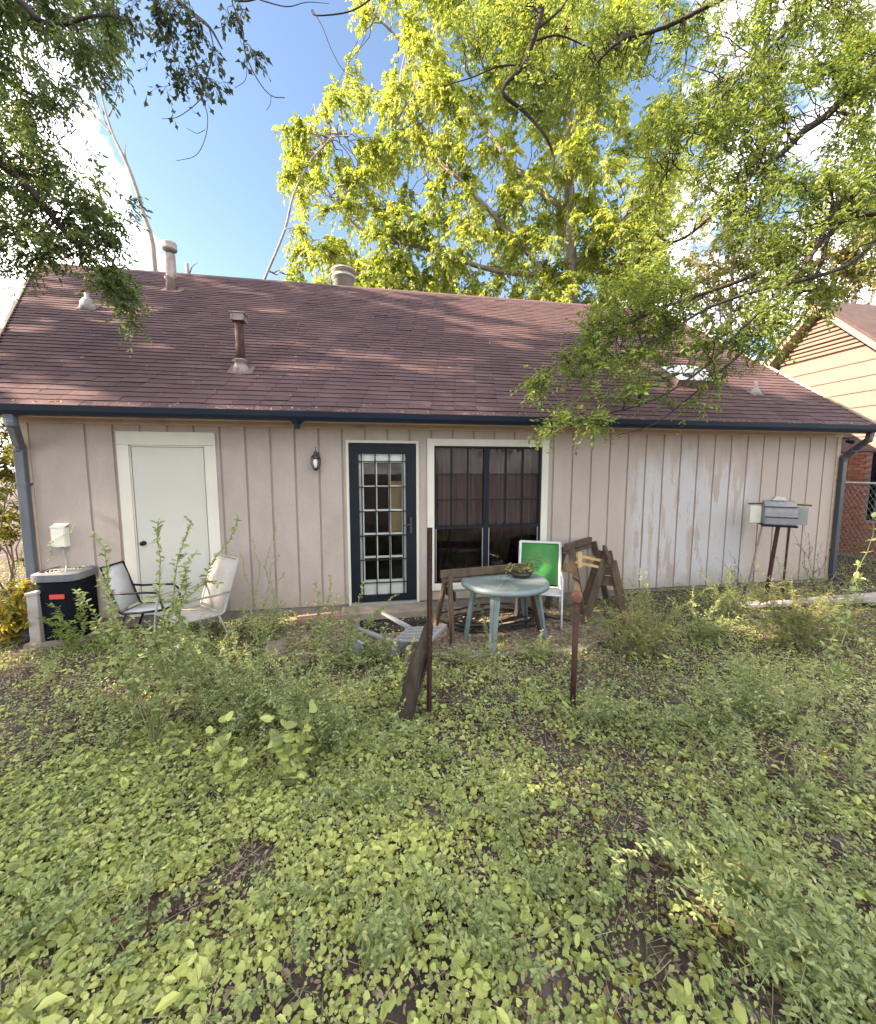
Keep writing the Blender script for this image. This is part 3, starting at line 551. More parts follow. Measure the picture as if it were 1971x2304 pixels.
def sling_chair(name, label, loc, rz, msl, mfr, mseat=None, back=1.0, wd=.54, tilt=0.0, grp=None, sink=0, back_solid=False, border=False):
    t = thing(name, label, 'chair', loc, grp); X = Matrix.Translation(tuple(float(v) for v in loc)) @ Matrix.Rotation(rz, 4, 'Z') @ Matrix.Rotation(tilt, 4, 'X'); h = wd / 2; by = .22; ty = by + (back - .40) * .36
    for s in (-1, 1):
        MB(X).tube([(s * h, -.30, 0), (s * h, -.27, .2), (s * h, -.25, .40), (s * h, -.22, .58), (s * h, -.17, .625), (s * h, -.05, .63), (s * h, .18, .62), (s * h, by + .09, .63)], .013, 8).build('arm_frame', mfr, t, True)
        MB(X).tube([(s * h, -.25, .42), (s * h, 0, .395), (s * h, by - .02, .385), (s * h, by + .02, .41), (s * h, by + .10, .65), (s * h, ty, back)], .014, 8).build('side_rail', mfr, t, True)
        MB(X).tube([(s * h, by - .05, .39), (s * h, by + .02, .2), (s * h, by + .10, 0)], .013, 8).build('leg', mfr, t, True)
    for y, z in ((-.25, .42), (by, .39), (ty, back)): MB(X).tube([(-h, y, z), (h, y, z)], .012, 8).build('crossbar', mfr, t)
    def slab(path, m, nm, wdt=h - .012):
        b = MB(X); n = len(path)
        for i, (y, z) in enumerate(path): b.v += [(-wdt, y, z), (0, y + .012 * math.sin(math.pi * i / (n - 1)), z - .012 * math.sin(math.pi * i / (n - 1))), (wdt, y, z)]
        for i in range(n - 1): b.f += [(3 * i, 3 * i + 1, 3 * i + 4, 3 * i + 3), (3 * i + 1, 3 * i + 2, 3 * i + 5, 3 * i + 4)]
        o = b.build(nm, m, t, True); s_ = o.modifiers.new('thick', 'SOLIDIFY'); s_.thickness = .008; return o
    slab([(-.25, .425), (-.12, .41), (.05, .395), (by - .01, .395)], mseat or msl, 'seat')
    slab([(by + .025, .42), (by + .10, .65), (by + (ty - by) * .7, .4 + (back - .4) * .72), (ty, back)], msl, 'backrest')
    if border:
        b = MB(X)
        for s in (-1, 1): b.beam((s * (h - .012), by + .02, .42), (s * (h - .012), ty, back), .04, .026, (1, 0, 0))
        b.beam((-h, ty, back), (h, ty, back), .036, .03); b.build('back_frame', mfr, t, bevel=.006)
    return t
p = onG(425, 1462); sling_chair('patio_chair', 'high backed tan sling patio chair facing left before the white door', (p[0] + .02, p[1] + .06, p[2]), R(-44), M['sling'], M['frame'], back=.99, wd=.54)
q = onY(262, 1262, -.42); p = np.array([q[0] + .34, -.44, float(G(q[0], -.44))]); sling_chair('patio_chair', 'white chair with dark legs beside the air conditioner, partly hidden by weeds', (p[0], p[1], p[2]), R(84), M['whiteplastic'], M['black'], back=.92, wd=.36)
p = onG(1250, 1412); sling_chair('patio_chair', 'white framed patio chair with a bright green back behind the round table', (p[0] - .14, p[1] + .22, -.115), R(-24), M['green'], M['whiteplastic'], mseat=M['whiteplastic'], back=.98, wd=.56, border=True)
# overturned plastic chair
p = onG(830, 1452)
X = Matrix.Translation((p[0], p[1], p[2] + .05)) @ Matrix.Rotation(R(58), 4, 'Z') @ Matrix.Rotation(R(97), 4, 'X')
t = thing('plastic_chair', 'white plastic chair lying overturned in the weeds before the black door', 'chair', p)
MB(X).box((-.23, -.22, .40), (.23, .22, .425)).build('seat', M['grayplastic'], t, bevel=.01)
for sx in (-1, 1):
    for sy in (-1, 1): MB(X).beam((sx * .21, sy * .20, .40), (sx * .26, sy * .26, .0), .065, .035, (0, 1, 0), .04, .03).build('leg', M['grayplastic'], t, bevel=.006)
    MB(X).beam((sx * .25, -.22, .60), (sx * .25, .24, .62), .05, .03).build('armrest', M['grayplastic'], t, bevel=.008); MB(X).beam((sx * .24, -.18, .41), (sx * .25, -.16, .60), .05, .03, (0, 1, 0)).build('arm_post', M['grayplastic'], t, bevel=.006)
for k in range(5): x = -.18 + k * .09; MB(X).beam((x, .21, .43), (x * 1.1, .33, .82), .055, .014, (0, 1, 0)).build('back_slat', M['grayplastic'], t)
MB(X).beam((-.24, .33, .83), (.24, .33, .83), .05, .03).build('top_rail', M['grayplastic'], t, bevel=.008)
p = onG(803, 1480); t = thing('plant_pot', 'chipped white pot lying in the weeds beside the overturned chair', 'pot', p)
b = MB(Matrix.Translation((p[0], p[1], p[2] + .10)) @ Matrix.Rotation(R(-38), 4, 'X') @ Matrix.Rotation(R(20), 4, 'Y')); b.lathe([(.05, -.08), (.075, .05), (.085, .05), (.085, .075), (.072, .075), (.064, .04), (.045, -.065)], n=18); b.build('body', M['whiteplastic'], t, True)

# round table
tcx, tcy = 4.97, -1.14; tz = -.115; th = .70; tr_ = .515
t = thing('round_table', 'round grey green plastic table with four legs on the patio', 'table', (tcx, tcy, tz))
top = MB().lathe([(0, th - .022), (tr_ - .04, th - .025), (tr_ - .02, th - .06), (tr_, th - .06), (tr_ + .004, th - .03), (tr_ - .008, th - .006), (tr_ - .035, th), (tr_ - .05, th - .006), (.03, th - .006), (.025, th - .02), (0, th - .02)], (tcx, tcy, tz), 48).build('tabletop', M['table'], t, True)
for k in range(12): a = k * math.pi / 6; MB().beam((tcx + .09 * math.cos(a), tcy + .09 * math.sin(a), tz + th - .0045), (tcx + (tr_ - .07) * math.cos(a), tcy + (tr_ - .07) * math.sin(a), tz + th - .0045), .012, .004).build('top_rib', M['table'], top)
for (fx, fy) in ((1042, 1440), (1110, 1465), (1222, 1441), (1158, 1418)):
    f = onZ(fx, fy, tz); d = np.array([f[0] - tcx, f[1] - tcy]); d /= np.linalg.norm(d); u = Vector((d[0], d[1], 0)); sdv = Vector((-d[1], d[0], 0)); hp = Vector((tcx, tcy, tz + th - .03)) + u * .40; bt = Vector((tcx, tcy, tz)) + u * .50
    b = MB()
    for ss in (-1, 1): b.prism([hp + sdv * .004 * ss, hp + sdv * ss * .062 - u * .02, bt + sdv * ss * .035 - u * .012, bt + sdv * .004 * ss], tuple(u * .012))
    b.prism([hp - u * .06, hp + u * .012, bt + u * .012, bt - u * .04], tuple(sdv * .012)); b.build('leg', M['table'], t)
q = onZ(1172, 1297, tz + th); t = thing('plant_tray', 'black nursery tray with a wilted seedling on the round table', 'plant tray', q)
b = MB().lathe([(.10, .002), (.125, .04), (.13, .04), (.105, .0)], (q[0], q[1], q[2]), 16).build('tray', M['hose'], t)
MB().lathe([(0, .03), (.115, .028), (.12, .034), (0, .05)], (q[0], q[1], q[2]), 12).build('soil', M['soil'], t)
pl = [np.array([q[0], q[1], q[2] + .04]) + np.outer(np.linspace(0, 1, 6), d) + np.array([0, 0, .06]) * np.sin(np.linspace(0, 3.1, 6))[:, None] for d in ([.30, -.02, .14], [.22, .05, .20], [-.22, -.06, .03], [-.16, .1, .06], [.1, -.1, .05], [.26, .1, .03])]
thin('stem', pl, .004, .002, M['stem'], t)
LP = np.concatenate([s_[1:] for s_ in pl for _ in range(4)]); LA = rng.normal(0, 1, LP.shape); LA[:, 2] *= .4; leaves('leaves', LP, LA, rng.normal(0, .5, LP.shape) + [0, 0, 1], .055, .022, rng.random(len(LP)), 'oval', M['grass'], t)
p0 = onZ(1172, 1420, -.1)

def sawhorse(label, A, B, ht, m, spread=.24, inset=.12, gus=None):
    """A, B: ground points under the two ends of the beam"""
    A, B = Vector(A), Vector(B); d = (B - A); d.z = 0; ln = d.length; d.normalize(); n = Vector((-d.y, d.x, 0)); U = Vector((0, 0, 1))
    t = thing('sawhorse', label, 'sawhorse', tuple((A + B) / 2), 'old wooden sawhorses on the patio')
    MB().beam(A + U * ht - d * .06, B + U * ht + d * .06, .045, .095).build('beam', m, t, bevel=.005)
    MB().beam(A + U * (ht - .075) - d * .04, B + U * (ht - .075) + d * .04, .085, .038).build('beam_rail', m, t, bevel=.004)
    for e, sg in ((A, 1), (B, -1)):
        c = e + d * inset * sg * .3
        for s in (-1, 1): MB().beam(c + U * (ht - .02) + n * s * .05, c + n * s * spread - d * .06 * sg, .088, .038, d).build('leg', m, t, bevel=.004)
        z1, z2 = ht * .60, ht * .74; w1, w2 = spread * (1 - z1 / ht) + .05, spread * (1 - z2 / ht) + .05
        MB().prism([c + U * z1 - n * w1 + d * sg * .03, c + U * z1 + n * w1 + d * sg * .03, c + U * z2 + n * w2 + d * sg * .03, c + U * z2 - n * w2 + d * sg * .03], tuple(d * sg * .018)).build('gusset', gus or m, t)
    return t
a1, a2 = onZ(972, 1412, -.115), onZ(1035, 1449, -.115); A = (a1 + a2) / 2; bq = onZ(1180, 1402, -.115)
sawhorse('weathered wooden sawhorse with its beam reaching behind the round table', A, (bq[0] + .02, bq[1] - .02, -.115), .76, M['oldwood'], np.linalg.norm(a1 - a2) / 2)
b1 = onZ(1285, 1392, -.13); b2 = onZ(1360, 1372, -.13)
sawhorse('dark wooden sawhorse with a yellowed crosspiece right of the green chair', (b1[0] + .02, b1[1] + .22, -.115), (b2[0] + .05, b2[1] + .5, -.115), .93, M['oldwood'], .27, gus=M['newwood'])
b3 = onG(1372, 1418)
sawhorse('rightmost dark wooden sawhorse, standing in weeds by the stained siding', (b3[0], b3[1] + .08, b3[2]), (b3[0] + .34, b3[1] + .72, b3[2]), .90, M['oldwood'], .27)
# crosspiece boards hung across the two
q1, q2 = onY(1298, 1250, -.95), onY(1357, 1262, -.95)
t = thing('board', 'yellow brown slotted board hung across the two right sawhorses', 'board', (q1 + q2) / 2)
MB().beam(tuple(q1), tuple(q2), .03, .05, (0, 1, 0)).build('slat', M['newwood'], t); MB().beam(tuple(q1 + [0, 0, -.09]), tuple(q2 + [0, 0, -.09]), .03, .06, (0, 1, 0)).build('slat', M['newwood'], t); MB().beam(tuple(q1 + [.02, -.03, .05]), tuple(q1 + [.03, -.03, -.15]), .05, .022, (0, 1, 0)).build('cleat', M['newwood'], t)

# hose
hp = []
for i in range(420):
    a = i * .105; rr = .40 + .10 * math.sin(i * .037) + .05 * math.sin(i * .21); hp.append((5.0 + .12 * math.sin(i * .011) + rr * 1.35 * math.cos(a), -.66 + .72 * rr * math.sin(a) - .03, -.10 + .028 * (i / 105 % 4) + .012 * math.sin(i * .31)))
hp += [(5.6 + .05 * k, -.6 - .03 * k, -.10) for k in range(1, 9)]
t = MB().tube(hp, .0135, 7).build('garden_hose', M['hose'], None, True); tag(t, 'coiled black garden hose on the patio behind the round table', 'hose')
tag(MB().box((3.25, -.82, -.114), (4.12, -.38, -.098)).build('doormat', M['mat'], bevel=.004), 'black doormat on the patio below the storm door step', 'doormat')
q = onG(705, 1408); t = tag(MB().beam((q[0] - .2, q[1], q[2] + .08), (q[0] + .35, q[1] + .05, q[2] + .09), .16, .09).build('plank', mat('red_plank', (.32, .19, .14), (.22, .13, .10), .9, 9, bump=.4), bevel=.006), 'short reddish brown plank among weeds left of the doormat', 'plank')

# posts in the yard
p = onG(965, 1615); tp = onY(967, 1187, p[1] + .01)
t = thing('steel_post', 'thin rusty steel fence post standing upright before the window', 'post', p)
b = MB(); b.beam((p[0], p[1], p[2] - .2), tuple(tp), .042, .007, (0, 1, 0)); b.beam((p[0], p[1] - .018, p[2] - .2), tuple(tp + np.array([0, -.018, 0])), .007, .03, (0, 1, 0)); b.build('shaft', M['rust'], t)
for k in range(14):
    f = .30 + k * .05; c = p + (tp - p) * f; MB().box((c[0] - .008, c[1] - .046, c[2] - .006), (c[0] + .008, c[1] - .03, c[2] + .006)).build('stud', M['rust'], t)
p = onG(905, 1622); q = onY(965, 1405, p[1] + .12)
t = thing('log', 'dark rotting wood post leaning against the rusty steel post', 'log', p)
b = MB(); pts = [p + (q - p) * f + np.array([.012 * math.sin(f * 9), .01 * math.cos(f * 7), 0]) for f in np.linspace(-.08, 1, 9)]; b.tube(pts, [.078, .082, .07, .066, .062, .06, .052, .05, .036], 9); o = b.build('shaft', M['rotwood'], t)
for k in range(7):
    a = k * .9 + .4; c0, c1 = pts[1] + np.array([math.cos(a) * .068, math.sin(a) * .068, 0]), pts[-2] + np.array([math.cos(a) * .05, math.sin(a) * .05, 0]); f0 = random.uniform(0, .3); f1 = random.uniform(.6, 1)
    MB().beam(tuple(c0 + (c1 - c0) * f0), tuple(c0 + (c1 - c0) * f1), .03, .02).build('splinter', M['rotwood'], t)
p = onG(1288, 1588); tp = onY(1298, 1342, p[1])
t = thing('pipe_post', 'rusty round pipe post with a ball cap standing in the weeds', 'post', p)
MB().tube([(p[0], p[1], p[2] - .2), tuple(tp)], .024, 12).build('shaft', M['rust'], t, True); MB().lathe([(.03, -.05), (.036, -.035), (.045, -.01), (.046, .015), (.036, .036), (.018, .048), (0, .05)], tp, 16).build('cap', M['rustcap'], t, True)

# grill beside the stained wall
gy_ = -.50; gc = onY(1748, 1178, gy_); zb = float(G(gc[0], gy_)); gt = onY(1748, 1118, gy_)[2]; hwd = .19
Xg = Matrix.Translation((gc[0], gy_, 0)) @ Matrix.Rotation(R(-40), 4, 'Z') @ Matrix.Translation((-gc[0], -gy_, 0))
t = thing('barbecue_grill', 'grey hooded barbecue grill with side shelves on thin legs by the siding', 'grill', (gc[0], gy_, zb))
prof = [(-.24, 0), (-.25, .10), (-.235, .22), (-.19, .32), (-.10, .385), (0, .40), (.10, .37), (.19, .27), (.22, .12), (.22, 0)]
sc = (gt - gc[2]) / .46
MB(Xg).prism([(gc[0] - hwd, gy_ + y * .9, gc[2] + z * sc) for y, z in prof], (2 * hwd, 0, 0)).build('hood', M['grill'], t, bevel=.012)
for k in (.13, .30): z = k * sc; MB(Xg).beam((gc[0] - hwd - .004, gy_ - .232 + .03 * (k > .2), gc[2] + z), (gc[0] + hwd + .004, gy_ - .232 + .03 * (k > .2), gc[2] + z), .012, .012).build('hood_seam', M['black'], t)
MB(Xg).box((gc[0] - hwd - .01, gy_ - .24, gc[2] - .03), (gc[0] + hwd + .01, gy_ + .22, gc[2] - .002)).build('firebox_rim', M['black'], t)
MB(Xg).prism([(gc[0] - hwd * .5, gy_ - .08, gc[2] + .40 * sc), (gc[0] + hwd * .4, gy_ - .08, gc[2] + .40 * sc), (gc[0] + hwd * .3, gy_ - .08, gc[2] + .455 * sc), (gc[0] - hwd * .3, gy_ - .08, gc[2] + .465 * sc)], (0, .14, 0)).build('hood_handle', M['whiteplastic'], t, bevel=.006)
for s in (-1, 1):
    x0 = gc[0] + s * (hwd + .012); x1 = gc[0] + s * (hwd + .15)
    MB(Xg).box((min(x0, x1), gy_ - .05, gc[2] + .0), (max(x0, x1), gy_ - .02, gc[2] + .30 * sc)).build('side_panel', M['box'] if s < 0 else M['grayplastic'], t, bevel=.006)
    MB(Xg).beam((x0, gy_ - .035, gc[2] + .34 * sc), (x1 + s * .03, gy_ - .035, gc[2] + .33 * sc), .03, .025).build('shelf_bar', M['oldwood'], t)
MB(Xg).tube([(gc[0] + .02, gy_, gc[2]), (gc[0] - .06, gy_, zb - .02)], .028, 8).build('leg', M['rust'], t); MB(Xg).tube([(gc[0] + hwd * .8, gy_, gc[2]), (gc[0] + hwd * .65, gy_ - .05, zb - .02)], .014, 8).build('leg', M['rust'], t); MB(Xg).tube([(gc[0] - hwd * .9, gy_, gc[2]), (gc[0] - hwd * 1.7, gy_ - .1, zb - .02)], .014, 8).build('leg', M['galv'], t)
# boards lying at the right
p, q = onG(1668, 1372), onG(1990, 1368); z0 = p[2]
t = thing('timber_stack', 'long weathered grey boards lying on the ground by the right corner', 'timber', p)
MB().beam((p[0], p[1], z0 + .07), (q[0] + 1.2, q[1] + .05, z0 + .075), .14, .045).build('board', M['greywood'], t, bevel=.004)
p2 = onZ(1820, 1352, z0 + .14); MB().beam((p2[0], p2[1] + .06, z0 + .118), (q[0] + 1.3, q[1] + .18, z0 + .122), .15, .042).build('board', M['greywood'], t, bevel=.004)
for f in (.05, .5, .95): c = p + (q - p) * f; MB().box((c[0] - .05, c[1] - .08, z0 - .05), (c[0] + .05, c[1] + .1, z0 + .046)).build('block', M['oldwood'], t)

# ------------------------------------------------------------------ neighbour's house
NX = 14.2
def nyz(x, y): v = onX(x, y, NX); return v[1], v[2]
apY, apZ = nyz(1855, 697); slope = 1.0; ov = .10
nb = thing('neighbour_house', 'neighbouring house with peach lap siding gable above a red brick wall', 'house', (NX, apY, -.15))
bz = nyz(1935, 1016)[1]; hwN = 4.2; ez = apZ - hwN * slope
zz = max(ez, bz + .02)
MB().prism([(NX + .035, apY - (apZ - zz) / slope, bz), (NX + .035, apY + (apZ - zz) / slope, bz), (NX + .035, apY + (apZ - zz) / slope, zz), (NX + .035, apY, apZ - .06), (NX + .035, apY - (apZ - zz) / slope, zz)], (9, 0, 0)).build('wall', M['nsiding'], nb)
z = bz; k = 0; ph = .33
while z < apZ - .25:
    z1 = min(z + ph, apZ - .12); hw0 = (apZ - max(z, ez)) / slope - .02; hw1 = (apZ - max(z1, ez)) / slope - .02
    b = MB(); x0, x1 = NX, NX + .03; b.v = [(x0 - .012, apY - hw0, z), (x0 - .012, apY + hw0, z), (x0 + .012, apY + hw1, z1 + .01), (x0 + .012, apY - hw1, z1 + .01), (x1, apY - hw0, z), (x1, apY + hw0, z), (x1, apY + hw1, z1 + .01), (x1, apY - hw1, z1 + .01)]
    b.f = [(0, 1, 2, 3), (4, 5, 1, 0), (5, 6, 2, 1), (7, 4, 0, 3)]; b.build('siding_board', M['nsiding'], nb); z = z1; k += 1
# louvred gable vent: slats under the apex
for k in range(9):
    z = apZ - 1.05 + k * .10; h2 = (apZ - z) / slope - .10
    if h2 > .05: MB().beam((NX - .03, apY - h2, z), (NX - .03, apY + h2, z), .05, .03, (-.5, 0, 1)).build('vent_slat', M['ntrim'], nb)
for s in (-1, 1):
    e = (apZ - ez) / slope + .35; MB().prism([(NX - .30, apY, apZ + .12), (NX - .30, apY + s * e, apZ + .12 - e * slope), (NX - .30, apY + s * e, apZ - .02 - e * slope), (NX - .30, apY, apZ - .03)], (.035, 0, 0)).build('rake_board', M['ntrim'], nb)
    MB().prism([(NX - .262, apY, apZ + .02), (NX - .262, apY + s * e, apZ + .02 - e * slope), (NX - .262, apY + s * e, apZ - .01 - e * slope), (NX - .262, apY, apZ - .01)], (.28, 0, 0)).build('rake_soffit', M['ntrim'], nb)
    MB().prism([(NX - .32, apY, apZ + .14), (NX - .32, apY + s * e, apZ + .14 - e * slope), (NX - .32, apY + s * e, apZ + .20 - e * slope), (NX - .32, apY, apZ + .21)], (9.4, 0, 0)).build('roof', M['nroof'], nb)
# brick storey: courses of single bricks where they show, mortar behind
wy0, wz0 = nyz(1945, 1170); wy1, wz1 = nyz(2010, 1022)
OPb = (wy1 - .2, wy0, wz0, bz - .03)
mb_ = MB(); y0, y1 = apY - 4.1, apY + 4.1
for (a, b_, c, d) in ((y0, OPb[0], -.2, bz - .012), (OPb[1], y1, -.2, bz - .012), (OPb[0], OPb[1], -.2, OPb[2]), (OPb[0], OPb[1], OPb[3], bz - .012)): mb_.box((NX + .03, a, c), (NX + .3, b_, d))
mb_.build('brick_backing', M['mortar'], nb)
bm = bpy.data.meshes.new('brick'); tb = MB().box((-.012, -.0975, -.0285), (.022, .0975, .0285)); bm.from_pydata(tb.v, [], tb.f); bm.materials.append(M['brick'])
vy = nyz(1908, 1100)[0]; cnt = 0
for c in range(34):
    z = bz - .05 - c * .067
    if z < -.1: break
    for k in range(12):
        y = OPb[0] - .35 + k * .205 + (.1025 if c % 2 else 0)
        if y > vy + .45 or cnt >= 300: continue
        if OPb[0] - .10 < y < OPb[1] + .10 and OPb[2] - .03 < z < OPb[3] + .03: continue
        o = bpy.data.objects.new('brick', bm); col.objects.link(o); o.parent = nb; o.matrix_parent_inverse = Matrix.Translation(-wloc(nb)); o.location = (NX + .008 + random.uniform(-.002, .002), y, z); cnt += 1
wn_ = MB(); a, b_, c, d = OPb
wn_.box((NX + .04, b_ - .07, c), (NX + .10, b_ - .003, d)); wn_.box((NX + .04, a + .003, c), (NX + .10, a + .07, d)); wn_.box((NX + .04, a + .07, c), (NX + .10, b_ - .07, c + .07)); wn_.box((NX + .04, a + .07, d - .06), (NX + .10, b_ - .07, d)); wn_.box((NX + .05, a + .07, (c + d) / 2 - .03), (NX + .09, b_ - .07, (c + d) / 2 + .03))
nw = wn_.build('window', M['black'], nb); MB().box((NX + .065, a + .07, c + .07), (NX + .07, b_ - .07, d - .06)).build('pane', M['glass'], nw); MB().box((NX + .16, a, c), (NX + .17, b_, d)).build('blind', mat('blind', (.42, .44, .46), None, .8), nw)
for k in range(1, 8): y = b_ - k * .12; MB().box((NX + .015, y - .008, c), (NX + .03, y + .008, d - .5)).build('window_bar', M['black'], nw)
# chain link fence between the two lots
FX = 12.9; zf = onX(1935, 1087, FX)[2]; f = thing('chain_link_fence', 'grey chain link fence with a pipe rail before the brick wall', 'fence', (FX, 1.5, -.1))
MB().tube([(FX, -1.0, zf), (FX, 8, zf)], .022, 8).build('top_rail', M['alu'], f, True)
for y in (-1.0, 2.0, 5.0, 8.0): MB().tube([(FX, y, -.3), (FX, y, zf + .05)], .03, 8).build('post', M['alu'], f, True)
ml = []
for k in range(110):
    y = -1 + k * .085
    for s in (1, -1): ml.append(np.array([[FX + .025 + .004 * s, y, zf - .02], [FX + .025 + .004 * s, y + s * (zf + .1) * .62, -.12]]))
tag(thin('mesh', [m_ for m_ in ml if -1.4 < m_[1][1] < 8.6], .0022, .0022, M['alu'], f), kind='stuff')

# ------------------------------------------------------------------ trees
def curve(a, b, lift, n=7, wob=.06):
    a, b = np.asarray(a, float), np.asarray(b, float); tt = np.linspace(0, 1, n)[:, None]; L = np.linalg.norm(b - a)
    p = a + (b - a) * tt; p[:, 2] += (lift * L * (4 * tt * (1 - tt)))[:, 0]; w_ = rng.normal(0, wob * L, (n, 3)); w_[0] = w_[-1] = 0; return p + w_ * .5
def smooth_path(pts, n=4):
    P = [np.asarray(p, float) for p in pts]; P = [2 * P[0] - P[1]] + P + [2 * P[-1] - P[-2]]; o = []
    for i in range(1, len(P) - 2):
        for k in range(n):
            u = k / n; o.append(.5 * ((2 * P[i]) + (P[i + 1] - P[i - 1]) * u + (2 * P[i - 1] - 5 * P[i] + 4 * P[i + 1] - P[i + 2]) * u * u + (3 * P[i] - P[i - 1] - 3 * P[i + 1] + P[i + 2]) * u ** 3))
    return np.array(o + [P[-2]])
def foliage(t, limbs, centers, ntw, tlen, nleaf, L, W, m, shape, droop, drift, brr=(.012, .004), bmat=None, twr=(.003, .0015), spread=1.0, name='crown', rbias=None, jit=.5):
    """limbs: list of polylines; every centre is joined to the nearest limb by a branch, twigs leave the branch, leaves sit on the twigs"""
    LS = np.concatenate(limbs); branches = []; tw = []; P = []; A = []; N = []; rn = []
    for ci, c in enumerate(centers):
        d = np.linalg.norm(LS - c, axis=1); i = int(np.argmin(d + rng.random(len(d)) * .25 * d.min())); br = curve(LS[i], c, .10, 7, .10); branches.append(br)
        bd = unit(br[-1] - br[-3]); cl = rng.random()
        for k in range(ntw):
            f = rng.uniform(.45, 1) ** .7 * 6; j = min(int(f), 5); s = br[j] + (br[j + 1] - br[j]) * (f - j)
            dv = unit(bd * .55 + rng.normal(0, 1, 3) * spread * .75 + drift); ln = tlen * rng.uniform(.5, 1.25)
            tt = np.linspace(0, 1, 4)[:, None]; tp_ = s + dv * ln * tt + np.array([0, 0, -droop * ln]) * tt ** 2; tw.append(tp_)
            u = (np.arange(nleaf) + rng.random(nleaf)) / nleaf; lp = s + dv * ln * u[:, None] + np.array([0, 0, -droop * ln]) * (u ** 2)[:, None]
            td = unit(dv + np.array([0, 0, -2 * droop]) * u[:, None]); sidev = unit(np.cross(td, [0, 0, 1.]) + rng.normal(0, .25, (nleaf, 3))) * np.where(np.arange(nleaf) % 2, 1, -1)[:, None]
            P.append(lp); A.append(td * .7 + sidev * .8 + rng.normal(0, jit * .6, (nleaf, 3)) + [0, 0, -droop * .6]); N.append(rng.normal(0, jit, (nleaf, 3)) + [0, 0, 1]); rn.append(np.clip(.55 * cl + .5 * rng.random(nleaf) - .05, 0, 1))
    P, A, N, rn = map(np.concatenate, (P, A, N, rn)); s = rng.uniform(.7, 1.25, len(P))
    cw = tag(leaves(name, P, A, N, L * s, W * s, rn, shape, m, t), kind='stuff')
    thin('branches', branches, brr[0], brr[1], bmat or M['bark'], t); tag(thin('twigs', tw, twr[0], twr[1], bmat or M['bark'], t), kind='stuff')
    return cw
def sample(poly, n, d0, d1, holes=(), nfreq=0, thr=-1, seed=0):
    xs = [p[0] for p in poly]; ys = [p[1] for p in poly]; o = []
    while len(o) < n:
        x = rng.uniform(min(xs), max(xs), 4000); y = rng.uniform(min(ys), max(ys), 4000); ok = inpoly(x, y, poly)
        for (hx, hy, ra, rb_) in holes: ok &= ((x - hx) / ra) ** 2 + ((y - hy) / rb_) ** 2 > 1
        if nfreq: ok &= vnoise(x, y, nfreq, seed) > thr
        x, y = x[ok], y[ok]; dd = rng.uniform(d0, d1, len(x)); o += list(CAM + rays(x, y) * dd[:, None])
    return np.array(o[:n])
def ball(c, r, n, rz=None): v = unit(rng.normal(0, 1, (n, 3))) * rng.random((n, 1)) ** .45; return np.asarray(c) + v * np.array([r, r, rz or r])
def tree(name, label, base, cat='tree', grp=None): return thing(name, label, cat, base, grp)
def limbmesh(t, limbs, r0, r1, m, name='limb', n=8):
    for p, a, b in zip(limbs, r0, r1): MB().tube([tuple(q) for q in p], list(np.linspace(a, b, len(p))), n).build(name, m, t, True)

# -- big yellow-green tree behind the house
D = 17.5
tb_ = at(1290, 1090, D); tb_[2] = -.2
t = tree('shade_tree', 'tall yellow green leafy tree rising behind the middle of the roof', tb_)
trunk = smooth_path([tb_, at(1288, 800, D), at(1282, 480, D), at(1275, 180, D), at(1265, -120, D), at(1255, -420, D)])
MB().tube([tuple(p) for p in trunk], list(np.linspace(.34, .06, len(trunk))), 10).build('trunk', M['barkpale'], t, True)
LB = [smooth_path([at(*a) for a in l]) for l in (
    [(1285, 700, D), (1180, 560, D - .6), (1060, 430, D - .9), (960, 330, D - .6), (900, 200, D)],
    [(1284, 620, D), (1120, 610, D - .5), (960, 560, D - 1.2), (820, 520, D - 1.5), (720, 420, D - 1)],
    [(1280, 480, D), (1160, 380, D + .5), (1040, 220, D + .6), (900, 90, D + .4), (830, 20, D)],
    [(1276, 260, D), (1180, 130, D - .5), (1050, 0, D - .8), (950, -150, D)],
    [(1284, 600, D), (1400, 500, D - .6), (1480, 380, D), (1540, 260, D + .4)], [(1278, 300, D), (1360, 180, D), (1420, 60, D - .4), (1460, -80, D)],
    [(1286, 760, D), (1100, 700, D + .4), (900, 640, D), (760, 600, D - .4), (690, 560, D)], [(590, 640, D - 2), (640, 520, D - 2), (660, 440, D - 2), (700, 360, D - 1.6), (760, 300, D - 1)])]
LB[-1] = np.concatenate([smooth_path([at(1284, 720, D), at(1000, 740, D - 1), at(700, 720, D - 2), at(590, 640, D - 2)]), LB[-1]])
limbmesh(t, LB, [.14, .13, .12, .09, .12, .09, .10, .06], [.03] * 8, M['barkpale'])
bgpoly = [(790, -40), (790, 60), (745, 190), (690, 250), (600, 320), (605, 440), (650, 540), (670, 650), (760, 700), (1500, 720), (1560, 560), (1500, 300), (1420, -60)]
cs1 = sample(bgpoly, 450, D - 2.6, D + 2.6, ((800, 315, 52, 48), (935, 430, 38, 62), (1035, 590, 36, 52), (710, 330, 30, 40), (1400, 430, 40, 70), (880, 20, 40, 30)), .018, -.28, 5)
cs2 = np.concatenate([sample([(900, 500), (1480, 480), (1500, 720), (700, 720), (680, 560)], 160, D - 2.5, D + 2), ball(at(1270, -350, D), 5, 90, 4)])
foliage(t, LB + [trunk], np.concatenate([cs1, cs2]), 12, .75, 14, .19, .105, M['leafbg'], 'diamond', .55, np.array([0, 0, -.15]), (.03, .01), M['barkpale'], (.008, .004), 1.0)
